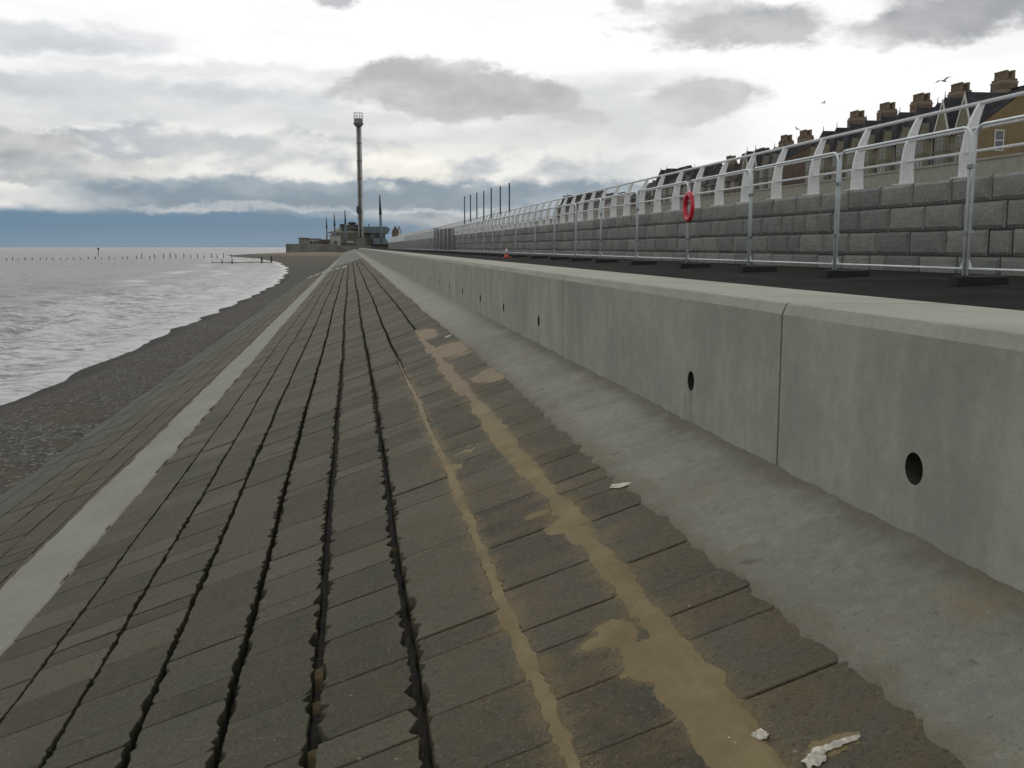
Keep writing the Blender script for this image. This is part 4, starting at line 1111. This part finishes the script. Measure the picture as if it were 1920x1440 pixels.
# houses past the pavilion
for (x0p, x1p, ye, yr, Y, m, lab) in ((736, 747, 436, 424, 620, 'tan', 'brown gabled house right of the pavilion wing'), (746, 752, 437, 424, 640, 'trim', 'narrow white house beside the brown gabled one'), (800, 812, 441, 431, 560, 'tan', 'small far house behind the end of the retaining wall')):
    xa, ze_ = px2(x0p, ye, Y); xb_, _ = px2(x1p, ye, Y); zr = px2(x0p, yr, Y)[1]
    root = empty('far_house', (xa, Y, 1.1)); tag(root, lab, 'house', 'houses beyond the pavilion'); W_ = xb_ - xa
    mb = MB(); mb.prism([(0, 0), (W_, 0), (W_, ze_ - 1.1), (W_ / 2, zr - 1.3), (0, ze_ - 1.1)], 1, 0, 8); mb.build('wall', M[m], root)
    mb = MB()
    for s in (0, 1):
        xe_ = -.3 if s == 0 else W_ + .3
        mb.prism([(xe_, ze_ - 1.3), (W_ / 2, zr - 1.3), (W_ / 2, zr - 1.0), (xe_, ze_ - 1.0)], 1, -.3, 8.3)
    mb.build('roof', M['slate_brown'], root)
    mb = MB(); mb.box((W_ * .3, -.06, 2), (W_ * .6, 0, 3.4)); mb.build('window', M['glass'], root)

# dark gate pier at the far end of the lower road
q = on_x(822, 440, 8.4)
mb = MB(); mb.box((8.0, q[1], TZ), (9.9, q[1] + .4, 1.75))
for k in range(5): mb.box((8.05 + k * .4, q[1] - .03, TZ + .1), (8.12 + k * .4, q[1], 1.65))
tag(mb.build('site_hoarding', M['farwall'], None, origin=(8, q[1], TZ)), 'tall dark site hoarding across the end of the fenced road', 'hoarding')

# ------------------------------------------------------------------ groynes
def groyne(name, pts, label, hts, rail=True):
    P_ = [on_z(px, py, SEA) for px, py in pts]; root = empty(name, tuple(P_[0])); tag(root, label, 'groyne')
    for p, h in zip(P_, hts):
        q = p - P_[0]; mb = MB(); lean = random.uniform(-.06, .06); w_ = .11 + (.07 if rail and h > 1.2 else 0)
        mb.tube([(q[0], q[1], -1.2), (q[0] + lean, q[1], h)], [w_ * 1.1, w_], 8); mb.build('post', M['timber'], root)
    if rail:
        mb = MB(); a, b = P_[0] * 0, P_[-1] - P_[0]
        mb.tube([(p[0] - P_[0][0], p[1] - P_[0][1], .12 + .1 * math.sin(i)) for i, p in enumerate(P_)], .07, 6); mb.build('plank', M['timber'], root)
groyne('groyne', [(398, 493), (417, 494), (435, 494.5), (491, 493), (509, 492.5)], 'near short timber groyne with five stubby posts in the surf', [.3, .7, 1.0, 1.3, 1.5])
pts = []; hts = []
for k in range(34):
    px = 433 - k * 12.8 + random.uniform(-2.5, 2.5); pts.append((px, 483.5 + .18 * k * .7)); hts.append(random.uniform(.7, 1.7) if k < 14 else random.uniform(.3, .9))
groyne('groyne', pts, 'long far line of thin groyne posts crossing the sea', hts, rail=False)
p = on_z(185, 480, SEA)
mb = MB(); mb.tube([(0, 0, -2), (0, 0, 3.0)], .12, 6); mb.box((-.35, -.05, 2.5), (.35, .05, 3.2)); o = mb.build('marker_post', M['timber']); o.location = p
tag(o, 'single taller marker post standing in the sea on the left', 'marker post')
